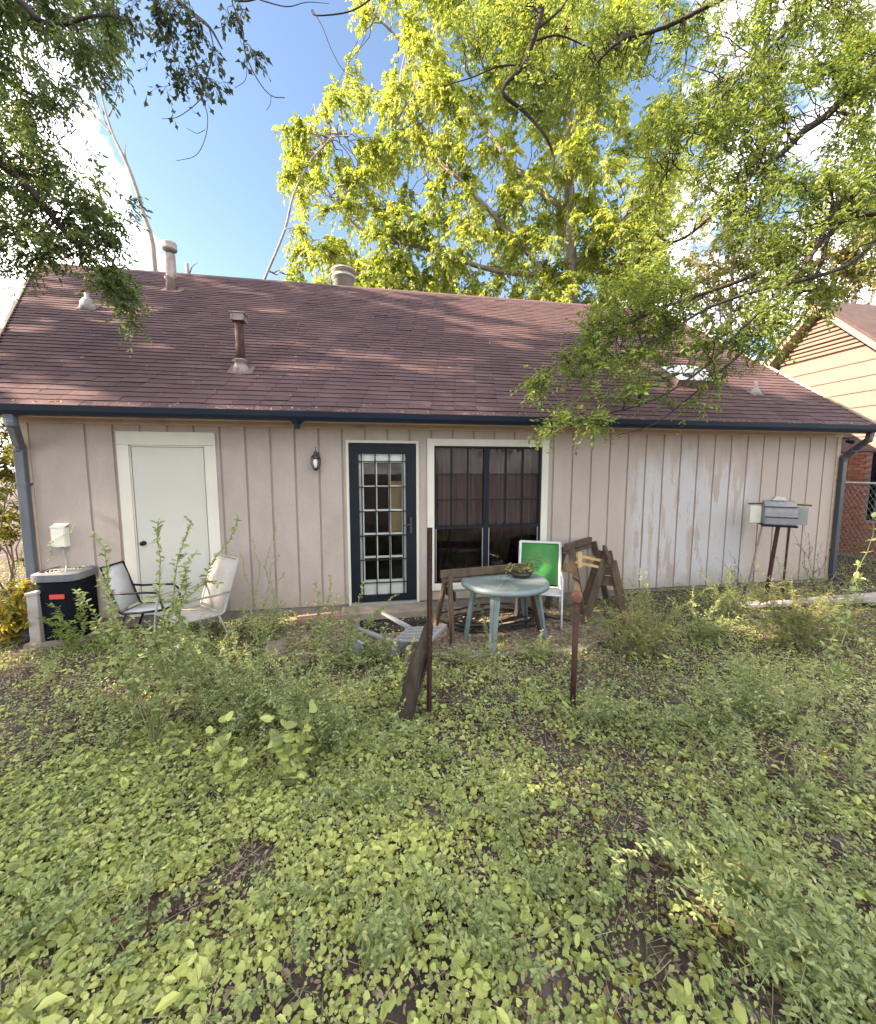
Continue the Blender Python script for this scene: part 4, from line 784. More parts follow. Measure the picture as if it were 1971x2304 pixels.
# -- trees behind on the right
for (px, py, rad, n, dd, lab, mm) in ((1930, 560, 2.6, 75, 19, 'pale olive tree behind the neighbouring house on the right', 'leafbg2'), (1650, 620, 3.2, 90, 23, 'grey green tree far behind the right end of the roof', 'leafbg2'), (2250, 420, 4.2, 90, 22, 'large tree at the right edge behind the neighbouring house', 'leafbg2'), (1500, 420, 3.6, 80, 27, 'distant green tree between the roof and the overhanging branches', 'leafbg')):
    b0 = at(px, 1075, dd); b0[2] = -.2; c = at(px, py, dd); t = tree('background_tree', lab, b0, grp=None)
    tk = smooth_path([b0, b0 * .6 + c * .4 + [.2, 0, 0], b0 * .2 + c * .8 - [.2, 0, 0], c + [0, 0, rad * .8]]); MB().tube([tuple(p) for p in tk], list(np.linspace(.22, .04, len(tk))), 8).build('trunk', M['barkpale'], t, True)
    lm = [curve(tk[int(len(tk) * f)], c + ball((0, 0, 0), rad * .8, 1)[0], .1) for f in (.5, .55, .6, .7, .75, .8)]; limbmesh(t, lm, [.08] * 6, [.02] * 6, M['barkpale'], n=6)
    foliage(t, lm + [tk], ball(c, rad, n, rad * 1.25), 10, .8, 12, .19, .10, M[mm], 'diamond', .4, np.array([0, 0, -.1]), (.03, .01), M['barkpale'], (.008, .004))
# -- bare sapling behind the left of the roof
D3 = 13.5; b0 = at(362, 1080, D3); b0[2] = -.2
t = tree('bare_tree', 'thin leafless sapling behind the left part of the roof', b0)
tk = smooth_path([b0, at(350, 620, D3), at(322, 480, D3), at(290, 380, D3), at(255, 305, D3), at(233, 235, D3), at(222, 180, D3)])
MB().tube([tuple(p) for p in tk], list(np.linspace(.10, .012, len(tk))), 8).build('trunk', M['barkpale'], t, True)
LL = [smooth_path([at(*q, D3) for q in l]) for l in ([(290, 380), (281, 345), (283, 318)], [(255, 305), (215, 262), (180, 222), (163, 190)], [(245, 262), (262, 220), (275, 165), (270, 120)], [(233, 235), (228, 190), (236, 140)], [(240, 280), (222, 240), (212, 200)])]
limbmesh(t, LL, [.03, .035, .025, .02, .02], [.006] * 5, M['barkpale'], 'branch', 6)
b0 = at(420, 1080, 15); b0[2] = -.2; t = tree('bare_tree', 'broken leafless stub poking above the ridge beside the tall flue pipe', b0)
MB().tube([tuple(b0), tuple(at(424, 640, 15)), tuple(at(420, 592, 15))], [.12, .09, .06], 8).build('trunk', M['barkpale'], t, True); MB().tube([tuple(at(424, 622, 15)), tuple(at(432, 600, 15)), tuple(at(445, 590, 15))], [.03, .02, .008], 6).build('branch', M['barkpale'], t, True)

# -- overhanging tree on the right: trunk stands beside the camera, out of the frame
tR = np.array([9.6, -5.2, 0.]); tR[2] = G(tR[0], tR[1]) - .1
t = tree('oak_tree', 'green leaved tree whose branches overhang the roof from the right', tR)
tk = smooth_path([tR, tR + [.1, .1, 2.4], tR + [-.1, .2, 5], tR + [-.3, .4, 7.5], tR + [-.4, .5, 10]])
MB().tube([tuple(p) for p in tk], list(np.linspace(.28, .10, len(tk))), 12).build('trunk', M['bark'], t, True)
def L_(start, pts): return smooth_path([start] + [at(*q) for q in pts])
limbs = [L_(tk[7], [(2150, 60, 4.6), (1941, 187, 4.9), (1860, 260, 5), (1807, 297, 5), (1758, 346, 5.1), (1685, 398, 5.1), (1644, 447, 5.2), (1604, 484, 5.2), (1543, 533, 5.3), (1478, 557, 5.3), (1400, 590, 5.4)]),
    L_(tk[5], [(2150, 420, 4.4), (1971, 480, 4.5), (1884, 468, 4.6), (1860, 508, 4.6), (1819, 585, 4.6), (1738, 671, 4.7), (1657, 752, 4.7), (1580, 830, 4.7), (1470, 900, 4.7), (1330, 940, 4.6), (1240, 965, 4.5)]),
    L_(tk[6], [(2120, 440, 4.7), (1980, 470, 4.9), (1876, 512, 5), (1840, 610, 5), (1770, 691, 5.1), (1710, 756, 5.1), (1640, 820, 5.0), (1553, 893, 5), (1474, 953, 4.9), (1390, 979, 4.8)]),
    L_(tk[6], [(2100, 360, 5.2), (1880, 520, 5.2), (1760, 590, 5.2), (1645, 639, 5.2), (1560, 668, 5.2), (1474, 699, 5.1), (1381, 745, 5), (1289, 791, 4.9), (1225, 840, 4.8)]),
    L_(tk[6], [(2100, 480, 5.0), (1900, 600, 4.8), (1720, 650, 4.8), (1600, 690, 4.8), (1480, 760, 4.7), (1349, 819, 4.7), (1280, 880, 4.6)]),
    L_(tk[9], [(1900, -120, 4.2), (1660, -20, 4.6), (1500, 60, 4.8), (1400, 90, 4.9), (1330, 150, 5), (1260, 180, 5)]),
    L_(tk[9], [(1700, -420, 4.4), (1400, -260, 4.6), (1240, -90, 4.6), (1223, 0, 4.6), (1207, 67, 4.6), (1178, 146, 4.7), (1130, 204, 4.7), (1178, 250, 4.8), (1223, 300, 4.8), (1244, 346, 4.9), (1244, 376, 4.9), (1228, 438, 4.9)]),
    L_(tk[9], [(1900, -60, 5.2), (1780, 60, 5.4), (1640, 200, 5.5), (1560, 300, 5.6), (1500, 390, 5.7)]),
    L_(at(1207, 67, 4.6), [(1262, 20, 4.6), (1290, -30, 4.6)]), L_(at(1178, 146, 4.7), [(1120, 150, 4.7), (1060, 175, 4.7), (990, 195, 4.7)]), L_(at(1207, 90, 4.6), [(1260, 80, 4.6), (1330, 110, 4.7)])]
limbmesh(t, limbs, [.06, .038, .034, .042, .032, .036, .05, .028, .016, .012, .014], [.007, .005, .004, .006, .005, .008, .005, .005, .008, .004, .006], M['bark'], n=8)
ctr = np.concatenate([
    sample([(1400, 560), (1640, 440), (1990, 330), (1990, 640), (1870, 690), (1740, 800), (1620, 840), (1560, 790), (1440, 860), (1330, 900), (1290, 850), (1320, 760), (1330, 690)], 275, 4.4, 5.9, ((1545, 850, 48, 22),), .013, -.22, 9),
    sample([(1330, 900), (1450, 830), (1470, 870), (1330, 960), (1230, 985), (1260, 930)], 16, 4.4, 4.9), sample([(1180, 860), (1290, 760), (1340, 790), (1290, 850), (1210, 880)], 12, 4.6, 5.1),
    sample([(1500, 830), (1600, 800), (1620, 870), (1530, 930), (1490, 920)], 7, 4.7, 5.0),
    sample([(1500, 250), (1760, 150), (1990, 60), (1990, 330), (1640, 440), (1420, 560), (1380, 480)], 160, 4.7, 6.4, (), .016, -.12, 12),
    sample([(1230, -20), (1990, -20), (1990, 200), (1500, 300), (1430, 420), (1340, 330), (1250, 220)], 190, 4.6, 6.6, (), .016, -.15, 13),
    sample([(1060, -20), (1250, -20), (1290, 200), (1260, 330), (1150, 280), (1080, 200), (1010, 130)], 60, 4.5, 5.6, (), .02, -.2, 14)])
foliage(t, limbs, ctr, 7, .30, 11, .060, .024, M['leafR'], 'oval', .12, np.array([-.28, .05, -.10]), (.009, .0035), M['bark'], (.0024, .0012), 1.0)
up = np.concatenate([ball(tR + [-.3, .4, 10], 3.4, 40, 2.2), ball(tR + [-2.0, -.6, 8.6], 2.4, 18, 1.4)])
foliage(t, [tk], up, 8, .6, 10, .15, .07, M['leafR'], 'diamond', .3, np.array([0, 0, -.1]), (.03, .01), M['bark'], (.006, .003), name='upper_crown')

# -- overhanging tree on the left
tL = np.array([-1.9, -5.0, 0.]); tL[2] = G(tL[0], tL[1]) - .1
t = tree('oak_tree', 'dark green oak whose branches hang into the upper left corner', tL)
tk = smooth_path([tL, tL + [.1, .1, 2.2], tL + [.3, .2, 4.4], tL + [.3, .3, 6.5], tL + [.2, .3, 8.5]])
MB().tube([tuple(p) for p in tk], list(np.linspace(.26, .09, len(tk))), 12).build('trunk', M['bark'], t, True)
limbs = [L_(tk[9], [(-200, -80, 3.8), (-40, -60, 4), (51, 8, 4), (91, 47, 4), (146, 53, 4.1), (209, 36, 4.1), (262, 36, 4.2)]),
    L_(tk[7], [(-250, 280, 3.8), (-100, 320, 4), (4, 371, 4.2), (79, 438, 4.3), (138, 513, 4.4), (221, 600, 4.5), (276, 671, 4.5), (300, 715, 4.5)]),
    L_(tk[8], [(-220, 60, 4), (-60, 120, 4.4), (30, 190, 4.6), (120, 240, 4.6), (170, 290, 4.7)]), L_(tk[10], [(-100, -280, 4), (120, -160, 4.1), (330, -60, 3.9), (420, 20, 3.8), (470, 60, 3.7), (500, 110, 3.7)]),
    L_(tk[10], [(-100, -420, 4), (250, -240, 4), (560, -90, 3.9), (760, -20, 3.9)]), L_(tk[7], [(-250, 330, 4), (-60, 430, 4.4), (60, 520, 4.6), (120, 580, 4.6)])]
tw_ = [smooth_path([at(*q) for q in l]) for l in ([(700, -40, 3.9), (560, 2, 3.9), (522, 0, 3.8), (545, 60, 3.8), (552, 120, 3.8), (580, 180, 3.8), (610, 215, 3.8), (641, 220, 3.8)], [(470, 60, 3.7), (480, 110, 3.7), (468, 165, 3.7), (455, 215, 3.7), (467, 260, 3.7), (462, 310, 3.7), (440, 350, 3.7), (396, 362, 3.7)],
    [(455, 220, 3.7), (428, 245, 3.7), (395, 265, 3.7), (364, 267, 3.7)], [(610, 215, 3.8), (608, 235, 3.8), (600, 248, 3.8)], [(461, 292, 3.7), (443, 300, 3.7), (420, 288, 3.7)], [(556, 140, 3.8), (552, 180, 3.8), (528, 198, 3.8)], [(845, -10, 3.9), (790, 25, 3.9), (712, 35, 3.9), (703, 22, 3.9), (725, 60, 3.9), (745, 110, 3.9), (770, 155, 3.9), (800, 175, 3.9)], [(585, 0, 3.9), (645, 15, 3.9), (690, 5, 3.9), (740, 8, 3.9)])]
tw_.append(smooth_path([limbs[4][-3], at(845, -10, 3.9)])); tw_.append(smooth_path([limbs[4][-6], at(700, -40, 3.9)])); tw_.append(smooth_path([limbs[3][-4], at(470, 60, 3.7)]))
limbmesh(t, limbs, [.05, .06, .04, .045, .045, .03], [.008, .005, .006, .006, .008, .006], M['bark'])
limbmesh(t, tw_, [.009, .006, .004, .003, .003, .003, .008, .006, .008, .008, .006], [.003, .002, .002, .002, .002, .002, .002, .002, .006, .006, .005], M['bark'], 'twig', 6)
ctr = np.concatenate([sample([(-60, -20), (290, -20), (300, 60), (255, 130), (200, 160), (130, 230), (80, 330), (-60, 360)], 88, 3.9, 5, ((170, 190, 40, 40),), .016, -.3, 21),
    sample([(-60, 330), (80, 320), (180, 360), (290, 430), (330, 530), (330, 570), (270, 600), (200, 570), (120, 590), (40, 560), (-60, 520)], 100, 4.1, 5, (), .016, -.35, 22),
    sample([(170, 560), (280, 610), (320, 700), (290, 740), (250, 660)], 15, 4.3, 4.6), sample([(150, 120), (270, 100), (240, 200), (170, 260), (140, 230)], 9, 4.2, 4.8), sample([(-60, 540), (60, 560), (80, 640), (-60, 640)], 5, 4.3, 4.8)])
foliage(t, limbs[:3] + [limbs[5]], ctr, 9, .24, 11, .056, .022, M['leafL'], 'oval', .3, np.array([.2, .05, -.2]), (.007, .003), M['bark'], (.002, .001))
ctr = np.concatenate([sample([(300, -20), (560, -20), (560, 80), (500, 120), (480, 170), (420, 190), (370, 150), (330, 80)], 17, 3.6, 4.0), sample([(270, -10), (400, 0), (380, 110), (300, 130)], 8, 3.7, 4.2), np.array([at(x, y, 3.75) for x, y in ((560, 100), (575, 115), (495, 190), (370, 195), (395, 180), (345, 120))])])
foliage(t, [limbs[3], tw_[0], tw_[1], limbs[0][-4:]], ctr, 4, .14, 6, .085, .045, M['leafoak'], 'lobe', .5, np.array([0, 0, -.5]), (.004, .002), M['bark'], (.0018, .001), name='oak_leaves')
foliage(t, [tk], np.concatenate([ball(tL + [.1, .2, 8.2], 3.0, 40, 2.0), ball(tL + [-1.5, .6, 6.2], 2.0, 22, 1.4)]), 8, .6, 10, .15, .07, M['leafL'], 'diamond', .3, np.array([0, 0, -.1]), (.03, .01), M['bark'], (.006, .003), name='upper_crown')
# -- trees out of the frame on the left that shade the yard and the roof
for (x, y, h, rad, n, lab) in ((-9.5, -3.0, 7.2, (2.6, 2.9, 2.9), 100, 'tree beyond the left edge shading the lawn'), (-10.5, 1.9, 12.3, (2.4, 3.8, 4.5), 130, 'tall tree beyond the left edge shading the roof'), (-14.5, .6, 13.0, (2.4, 3.6, 5.0), 52, 'second tall tree beyond the left edge, farther from the house'), (-8.5, -6.2, 6.0, (2.4, 2.6, 2.6), 70, 'low tree beyond the left edge near the camera')):
    b0 = np.array([x, y, -.2]); c = b0 + [0, 0, h]; t = tree('yard_tree', lab, b0)
    tk = smooth_path([b0, b0 + [.2, 0, h * .4], b0 + [-.1, .2, h * .75], c + [0, 0, rad[2] * .6]]); MB().tube([tuple(p) for p in tk], list(np.linspace(.26, .05, len(tk))), 8).build('trunk', M['bark'], t, True)
    vv = lambda m_: c + unit(rng.normal(0, 1, (m_, 3))) * rng.random((m_, 1)) ** .4 * np.array(rad)
    lm = [curve(tk[int(len(tk) * f)], q, .1) for f, q in zip((.45, .5, .6, .7, .75, .8), vv(6))]; limbmesh(t, lm, [.08] * 6, [.02] * 6, M['bark'], n=6)
    foliage(t, lm + [tk], vv(n), 13, .42, 12, .20, .12, M['leafR'], 'diamond', .3, np.array([0, 0, -.05]), (.03, .01), M['bark'], (.007, .004), .9)
# -- bushes and vines behind the left corner
for (px, py, rr, rz_, n, Y, lab, mm) in ((-5, 1090, .75, 1.5, 130, 1.8, 'green leafy bush behind the left corner downspout', 'leafbg2'), (20, 1390, .36, .45, 34, -.25, 'bush coloured sunlit yellow beside the air conditioner at the left edge', 'yellow'), (-70, 1330, .5, .8, 30, .3, 'yellow green bush cut off by the left edge of the picture', 'yellow')):  # last two bushes carry sunlight in their yellow leaf colour
    c = onY(px, py, Y); b0 = np.array([c[0], c[1], float(G(c[0], c[1])) - .05]); c[2] = max(c[2], b0[2] + rz_ * .7); t = thing('bush', lab, 'bush', b0)
    lm = [curve(b0, c + ball((0, 0, 0), rr * .8, 1)[0] * [1, 1, 1.4], .1) for _ in range(6)]; limbmesh(t, lm, [.014] * 6, [.005] * 6, M['barkpale'], 'stem', 6)
    foliage(t, lm, ball(c, rr, n, rz_), 8, .16, 9, .06, .034, M[mm], 'oval', .3, np.array([0, 0, .1]), (.005, .002), M['drystem'], (.002, .001), name='foliage')
t = thing('bush', 'leafless twiggy bush above the left end of the roof edge', 'bush', (-4.6, 1.2, -.15)); bb = [curve((-4.6, 1.2, -.2), onX(px, py, -4.2 + .2 * k), .12, 8) for k, (px, py) in enumerate(((8, 560), (40, 640), (30, 600), (10, 700), (-30, 520)))]
limbmesh(t, bb, [.03] * 5, [.006] * 5, M['barkpale'], 'stem', 6)

# ------------------------------------------------------------------ weeds
def weed(label, base, stems, L=.034, W=.016, mm='weed', gap=.022, grp=None, r=.0035, name='weed_plant', sm='stem', cat='weed', side=.22, nside=9, shape='oval'):
    base = np.asarray(base, float); t = thing(name, label, cat, base, grp); main = []; sub = []; P = []; A = []; N = []
    for tip in stems:
        tip = np.asarray(tip, float); ln = np.linalg.norm(tip - base); p = curve(base - [0, 0, .03], tip, .10, 9, .04); main.append(p); paths = [p[2:]]
        for k in range(nside):
            f = rng.uniform(.25, .9); i = int(f * 7); s = p[i]; d = unit(unit(p[i + 1] - p[i]) * .7 + rng.normal(0, .7, 3) + [0, 0, .1]); l = side * ln * (1.15 - f) * rng.uniform(.6, 1.3); tt = np.linspace(0, 1, 5)[:, None]
            q = s + d * l * tt + np.array([0, 0, -.25 * l]) * tt ** 2; sub.append(q); paths.append(q)
        for q in paths:
            sl_ = np.concatenate([[0], np.cumsum(np.linalg.norm(np.diff(q, axis=0), axis=1))]); n = max(3, int(sl_[-1] / gap)); u = np.linspace(.04, 1, n) * sl_[-1]
            c = np.stack([np.interp(u, sl_, q[:, j]) for j in range(3)], 1); td = unit(np.gradient(c, axis=0)); sv = unit(np.cross(td, [0, 0, 1.]) + rng.normal(0, .2, c.shape))
            for s in (-1, 1): P.append(c); A.append(td * .55 + sv * s + rng.normal(0, .25, c.shape)); N.append(rng.normal(0, .35, c.shape) + [0, -.2, 1])
    thin('stems', main, r, r * .4, M[sm], t)
    if sub: thin('side_shoots', sub, r * .55, r * .25, M[sm], t)
    P, A, N = map(np.concatenate, (P, A, N)); s = rng.uniform(.6, 1.25, len(P)); tag(leaves('foliage', P, A, N, L * s, W * s, rng.random(len(P)), shape, M[mm], t), kind='stuff'); return t
def stems_px(base, pts, spread=.1):
    dd = float(np.dot(base - CAM, cf)); return [at(x, y, dd + random.uniform(-spread, spread)) for x, y in pts]
def W_(label, bp, pts, extra=0, sp=60, **k):
    b = onG(*bp); pts = list(pts)
    for _ in range(extra): q = random.choice(pts[:8]); pts.append((q[0] + random.gauss(0, sp), q[1] + abs(random.gauss(0, sp * .8)) - 8))
    return weed(label, b, stems_px(b, pts, .1 + .2 * (extra > 0)), **k)
W_('tall arching weed reaching up in front of the white door', (347, 1680), [(356, 1172), (418, 1166), (535, 1166), (208, 1202), (420, 1280), (228, 1300), (175, 1330), (440, 1245)], gap=.022, side=.14, nside=9, r=.005, L=.046, W=.022)
W_('weed with thin upright stem left of the storm door', (585, 1520), [(622, 1178), (540, 1242), (630, 1250), (570, 1215), (640, 1290)], L=.024, W=.012, side=.16, nside=5)
W_('leafy weed beside the overturned chair and the doormat', (725, 1500), [(742, 1292), (710, 1310), (690, 1360), (760, 1340)], L=.036, W=.018)
W_('leafy weed growing up at the storm door corner', (790, 1480), [(816, 1315), (890, 1340), (780, 1350), (850, 1370)], L=.038, W=.018)
W_('small green seedling growing under the round table', (1100, 1452), [(1075, 1355), (1130, 1375), (1090, 1390), (1120, 1345)], L=.03, W=.014, side=.2)
W_('dark green weed spreading before the black air conditioner', (190, 1470), [(110, 1360), (135, 1400), (260, 1400), (90, 1390), (175, 1330), (130, 1430), (300, 1420)], L=.045, W=.022, mm='leafR')
W_('shrubby weed mass in the left middle of the yard', (560, 1650), [(420, 1440), (520, 1410), (610, 1430), (680, 1470), (480, 1480), (740, 1520), (380, 1500), (560, 1470)], L=.026, W=.013, side=.3, nside=14, extra=26, sp=80)
W_('fine leaved weed clump left of the rotting wood post', (740, 1700), [(640, 1500), (720, 1470), (800, 1500), (690, 1560), (830, 1560), (600, 1580)], L=.024, W=.012, side=.3, nside=14, extra=18, sp=70)
W_('weed clump below the high backed tan chair', (470, 1560), [(400, 1420), (470, 1390), (540, 1400), (590, 1430), (430, 1450), (620, 1470)], L=.024, W=.012, side=.32, nside=12, extra=14)
W_('weed clump between the two posts', (1170, 1640), [(1100, 1570), (1170, 1560), (1215, 1590), (1130, 1590)], L=.022, W=.012, side=.3, nside=10)
W_('weed clump around the foot of the pipe post', (1320, 1640), [(1330, 1560), (1370, 1530), (1430, 1540), (1400, 1590)], L=.024, W=.012, side=.3, nside=10, extra=5, sp=30)
W_('pale weeds at the feet of the right sawhorses', (1430, 1480), [(1400, 1300), (1460, 1330), (1500, 1360), (1370, 1380), (1440, 1280), (1520, 1400)], L=.026, W=.012, side=.3, nside=12, extra=18, mm='grass')
W_('weedy clump below the stained siding', (1560, 1450), [(1500, 1340), (1560, 1320), (1620, 1350), (1590, 1380)], L=.026, W=.013, side=.3, nside=12, extra=16)
W_('fern like weed near the long grey boards', (1800, 1470), [(1700, 1300), (1760, 1270), (1820, 1250), (1880, 1290), (1740, 1350), (1850, 1340), (1690, 1380)], L=.03, W=.010, side=.3, nside=12, extra=26, mm='grass')
W_('tall vine stem leaning at the right edge', (1860, 1600), [(1964, 1165), (1930, 1270), (1890, 1380), (1960, 1420)], L=.05, W=.035, gap=.10, side=.16, nside=5, r=.006)
W_('spreading weed in the right middle of the yard', (1700, 1640), [(1560, 1480), (1620, 1440), (1690, 1430), (1780, 1450), (1840, 1480), (1500, 1530), (1900, 1540)], L=.026, W=.011, side=.32, nside=14, extra=22, sp=80)
W_('thin pale stalk bending left in the right of the yard', (1685, 1830), [(1610, 1520), (1640, 1600), (1490, 1570)], L=.03, W=.012, gap=.06, side=.16, nside=3, r=.005)
W_('yellow stalk beside the hanging dead leaf', (1795, 1800), [(1830, 1560), (1838, 1500), (1760, 1520), (1900, 1560)], L=.03, W=.014, gap=.05, side=.2, nside=6, r=.006)
W_('long weed stem at the right edge of the yard', (1905, 1800), [(1965, 1640), (1940, 1700), (1990, 1560)], L=.036, W=.018, gap=.04, side=.2, nside=6, r=.005)
W_('feathery bush in the lower right corner', (1855, 2290), [(1560, 1990), (1680, 1930), (1760, 1900), (1850, 1960), (1930, 1990), (1640, 2080), (1960, 2100), (1740, 2050), (1600, 2140), (1990, 2010)], L=.028, W=.013, side=.30, nside=20, extra=12, sp=90, r=.005)
W_('arching fern like stems above the lower right corner', (1720, 2060), [(1540, 1850), (1600, 1800), (1680, 1820), (1500, 1900), (1760, 1850), (1830, 1900)], L=.030, W=.013, side=.26, nside=10, extra=8)
W_('weed with big soft leaves in the left of the yard', (520, 1800), [(470, 1650), (540, 1690), (510, 1620)], L=.06, W=.048, gap=.07, side=.2, nside=3, shape='round', mm='cover')
W_('broad leaved weed below the shrubby weed mass', (660, 1780), [(640, 1600), (690, 1640), (610, 1620), (700, 1590)], L=.065, W=.046, gap=.07, side=.2, nside=3, shape='round', mm='cover')
W_('dark dead twig bush left of the grill legs', (1680, 1335), [(1610, 1255), (1640, 1240), (1700, 1250), (1625, 1290)], L=.015, W=.006, mm='leafoak', sm='drystem', side=.35, nside=10, gap=.04)
W_('dark dead twig bush right of the grill', (1830, 1320), [(1780, 1190), (1810, 1180), (1850, 1220), (1870, 1240), (1800, 1260)], L=.015, W=.006, mm='leafoak', sm='drystem', side=.35, nside=12, gap=.04)
W_('dry weeds beside the neighbouring brick wall', (1930, 1310), [(1900, 1180), (1940, 1150), (1965, 1200), (1985, 1170)], L=.02, W=.009, mm='grass', sm='drystem', side=.35, nside=12)
W_('dry twiggy weed behind the grill hood', (1755, 1300), [(1740, 1100), (1760, 1090), (1775, 1105), (1730, 1120)], L=.015, W=.007, mm='litter', sm='drystem', side=.14, nside=8, gap=.04)
W_('sprig reaching across the siding above the air conditioner', (20, 1430), [(60, 1190), (170, 1178), (100, 1185)], L=.026, W=.011, side=.12, nside=3, gap=.03)
W_('bushy weed hiding the feet of the high backed tan chair', (400, 1485), [(330, 1400), (380, 1380), (430, 1400), (470, 1420), (350, 1440), (500, 1440)], L=.032, W=.016, side=.35, nside=12, extra=8)
W_('bushy weed at the siding between tan chair and storm door', (600, 1440), [(540, 1370), (590, 1350), (640, 1360), (680, 1390), (520, 1400), (620, 1395)], L=.03, W=.015, side=.35, nside=12, extra=8)
W_('weed sprawling from the air conditioner towards the white chair', (240, 1455), [(200, 1400), (250, 1385), (300, 1390), (330, 1420), (170, 1430)], L=.034, W=.017, side=.35, nside=10)
W_('low weed climbing the rotting wood post', (900, 1560), [(930, 1430), (890, 1450), (960, 1480), (985, 1530), (870, 1500)], L=.03, W=.02, side=.2, nside=6, mm='cover')
W_('tall airy weed along the stained siding left of the grill', (1640, 1400), [(1590, 1290), (1640, 1270), (1680, 1300), (1610, 1330), (1700, 1340)], L=.024, W=.011, side=.3, nside=10, extra=10, sp=35)
W_('wispy yellowing weed before the long grey boards', (1900, 1440), [(1850, 1310), (1900, 1290), (1950, 1330), (1880, 1360), (1830, 1370)], L=.026, W=.011, side=.3, nside=10, mm='grass', extra=10, sp=35)
W_('low weed at the patio edge left of the rusty steel post', (860, 1490), [(820, 1430), (860, 1410), (900, 1440), (840, 1460)], L=.03, W=.016, side=.3, nside=8, extra=6, sp=25)
W_('low weed at the patio edge before the round table', (1060, 1500), [(1020, 1450), (1060, 1430), (1100, 1460), (1140, 1470)], L=.026, W=.014, side=.3, nside=8, extra=6, sp=25)
W_('low weed between the round table and the pipe post', (1210, 1490), [(1180, 1440), (1220, 1420), (1250, 1450), (1200, 1460)], L=.026, W=.014, side=.3, nside=8, extra=8, sp=25)
W_('weed growing over the overturned chair', (770, 1500), [(740, 1420), (780, 1400), (820, 1420), (850, 1450), (720, 1450)], L=.03, W=.015, side=.3, nside=9, extra=8, sp=25)
k = 0
while k < 46:                                                      # small weeds that nothing tells apart
    px, py = random.uniform(60, 1900), random.uniform(1430, 2200)
    if 900 < px < 1250 and py < 1500: continue
    b = onG(px, py); hh = random.uniform(.16, .34); k += 1
    weed('small leafy weed growing in the overgrown yard', b, [b + [random.gauss(0, .12), random.gauss(0, .10), hh * random.uniform(.6, 1.1)] for _ in range(random.randint(3, 5))], L=.026, W=.013, gap=.024, side=.35, nside=6, r=.0025, grp='small weeds scattered over the yard')
# hanging dead leaf on the yellow stalk
q = onG(1795, 1800); dd = float(np.dot(q - CAM, cf)); q = at(1778, 1770, dd); t = thing('dead_leaf', 'large pale withered leaf hanging from the yellow stalk', 'leaf', q)
V = []
for i in range(9):
    u = i / 8; wd = .10 * math.sin(math.pi * min(u * .9 + .08, 1)) * (1 + .35 * math.sin(u * 19))
    for j in range(-2, 3): V.append(tuple(q + cr * (j / 2 * wd - .02 * u) - cu * (u * .21) + cf * (.022 * math.sin(j * 1.7 + u * 5))))
npmesh('blade', V, [(5 * i + j, 5 * i + j + 1, 5 * i + j + 6, 5 * i + j + 5) for i in range(8) for j in range(4)], M['drape'], t, np.linspace(0, 1, 45), smooth=True)
# fallen branches
for (pts, r, lab) in (([(1690, 2248), (1760, 2266), (1855, 2292)], .017, 'thick fallen branch on the ground in the lower right corner'), ([(75, 2105), (68, 2150), (95, 2185), (125, 2200)], .007, 'thin curved fallen stick in the lower left corner'), ([(85, 2095), (130, 2050), (170, 2015)], .006, 'thin straight fallen stick left of the bare soil'), ([(195, 2090), (250, 2098), (300, 2094)], .008, 'short fallen stick lying in the lower left'), ([(760, 1585), (830, 1592), (960, 1590), (1020, 1582)], .018, 'dark fallen branch behind the rotting wood post'), ([(1540, 2020), (1500, 2040), (1470, 2060)], .009, 'fallen twig near the lower right fern stems')):
    P = [onG(*p) + np.array([0, 0, r * 1.6]) for p in pts]; P = smooth_path(P, 4); tag(MB().tube([tuple(p) for p in P], list(np.linspace(r, r * .5, len(P))), 7).build('fallen_branch', M['oldwood'], None, True), lab, 'branch')

# ------------------------------------------------------------------ ground cover, grass, dead leaves
def scatter(n, r0, r1, p=1.0, half=62):
    a = YAW + np.radians(rng.uniform(-half, half, n)); r = r0 + (r1 - r0) * rng.random(n) ** p; x = CAM[0] + r * np.sin(a); y = CAM[1] + r * np.cos(a); return x, y
def keep(x, y, pat):
    k = (y < -.05) | (x < XL - .1) | (x > XR + .15)
    k &= ~((x > 3.0) & (x < 6.0 + .3 * vnoise(x, y, 5, 9)) & (y > -1.32 - .2 * vnoise(x, y, 4, 8)) & (pat < .88))
    k &= ~((abs(x - ax) < .4) & (abs(y - ay) < .4)); return k
bare = [(onG(px, py)[:2], rad) for px, py, rad in ((640, 2260, .22), (60, 2190, .16), (330, 2080, .20), (560, 1960, .22), (230, 1690, .26), (1430, 1850, .22), (1480, 1980, .18), (1960, 1960, .30), (1930, 1750, .3), (1400, 1700, .25), (950, 1830, .18), (1700, 2190, .22), (1480, 2160, .15), (1850, 1620, .3), (840, 1900, .14))]
def density(x, y):
    d = .74 + .70 * vnoise(x, y, 1.9, 31) + .60 * vnoise(x, y, 6.5, 32) + .35 * vnoise(x, y, 17, 33)
    for c, r in bare: d -= .95 * np.exp(-(((x - c[0]) ** 2 + (y - c[1]) ** 2) / (r * .62) ** 2))
    return d
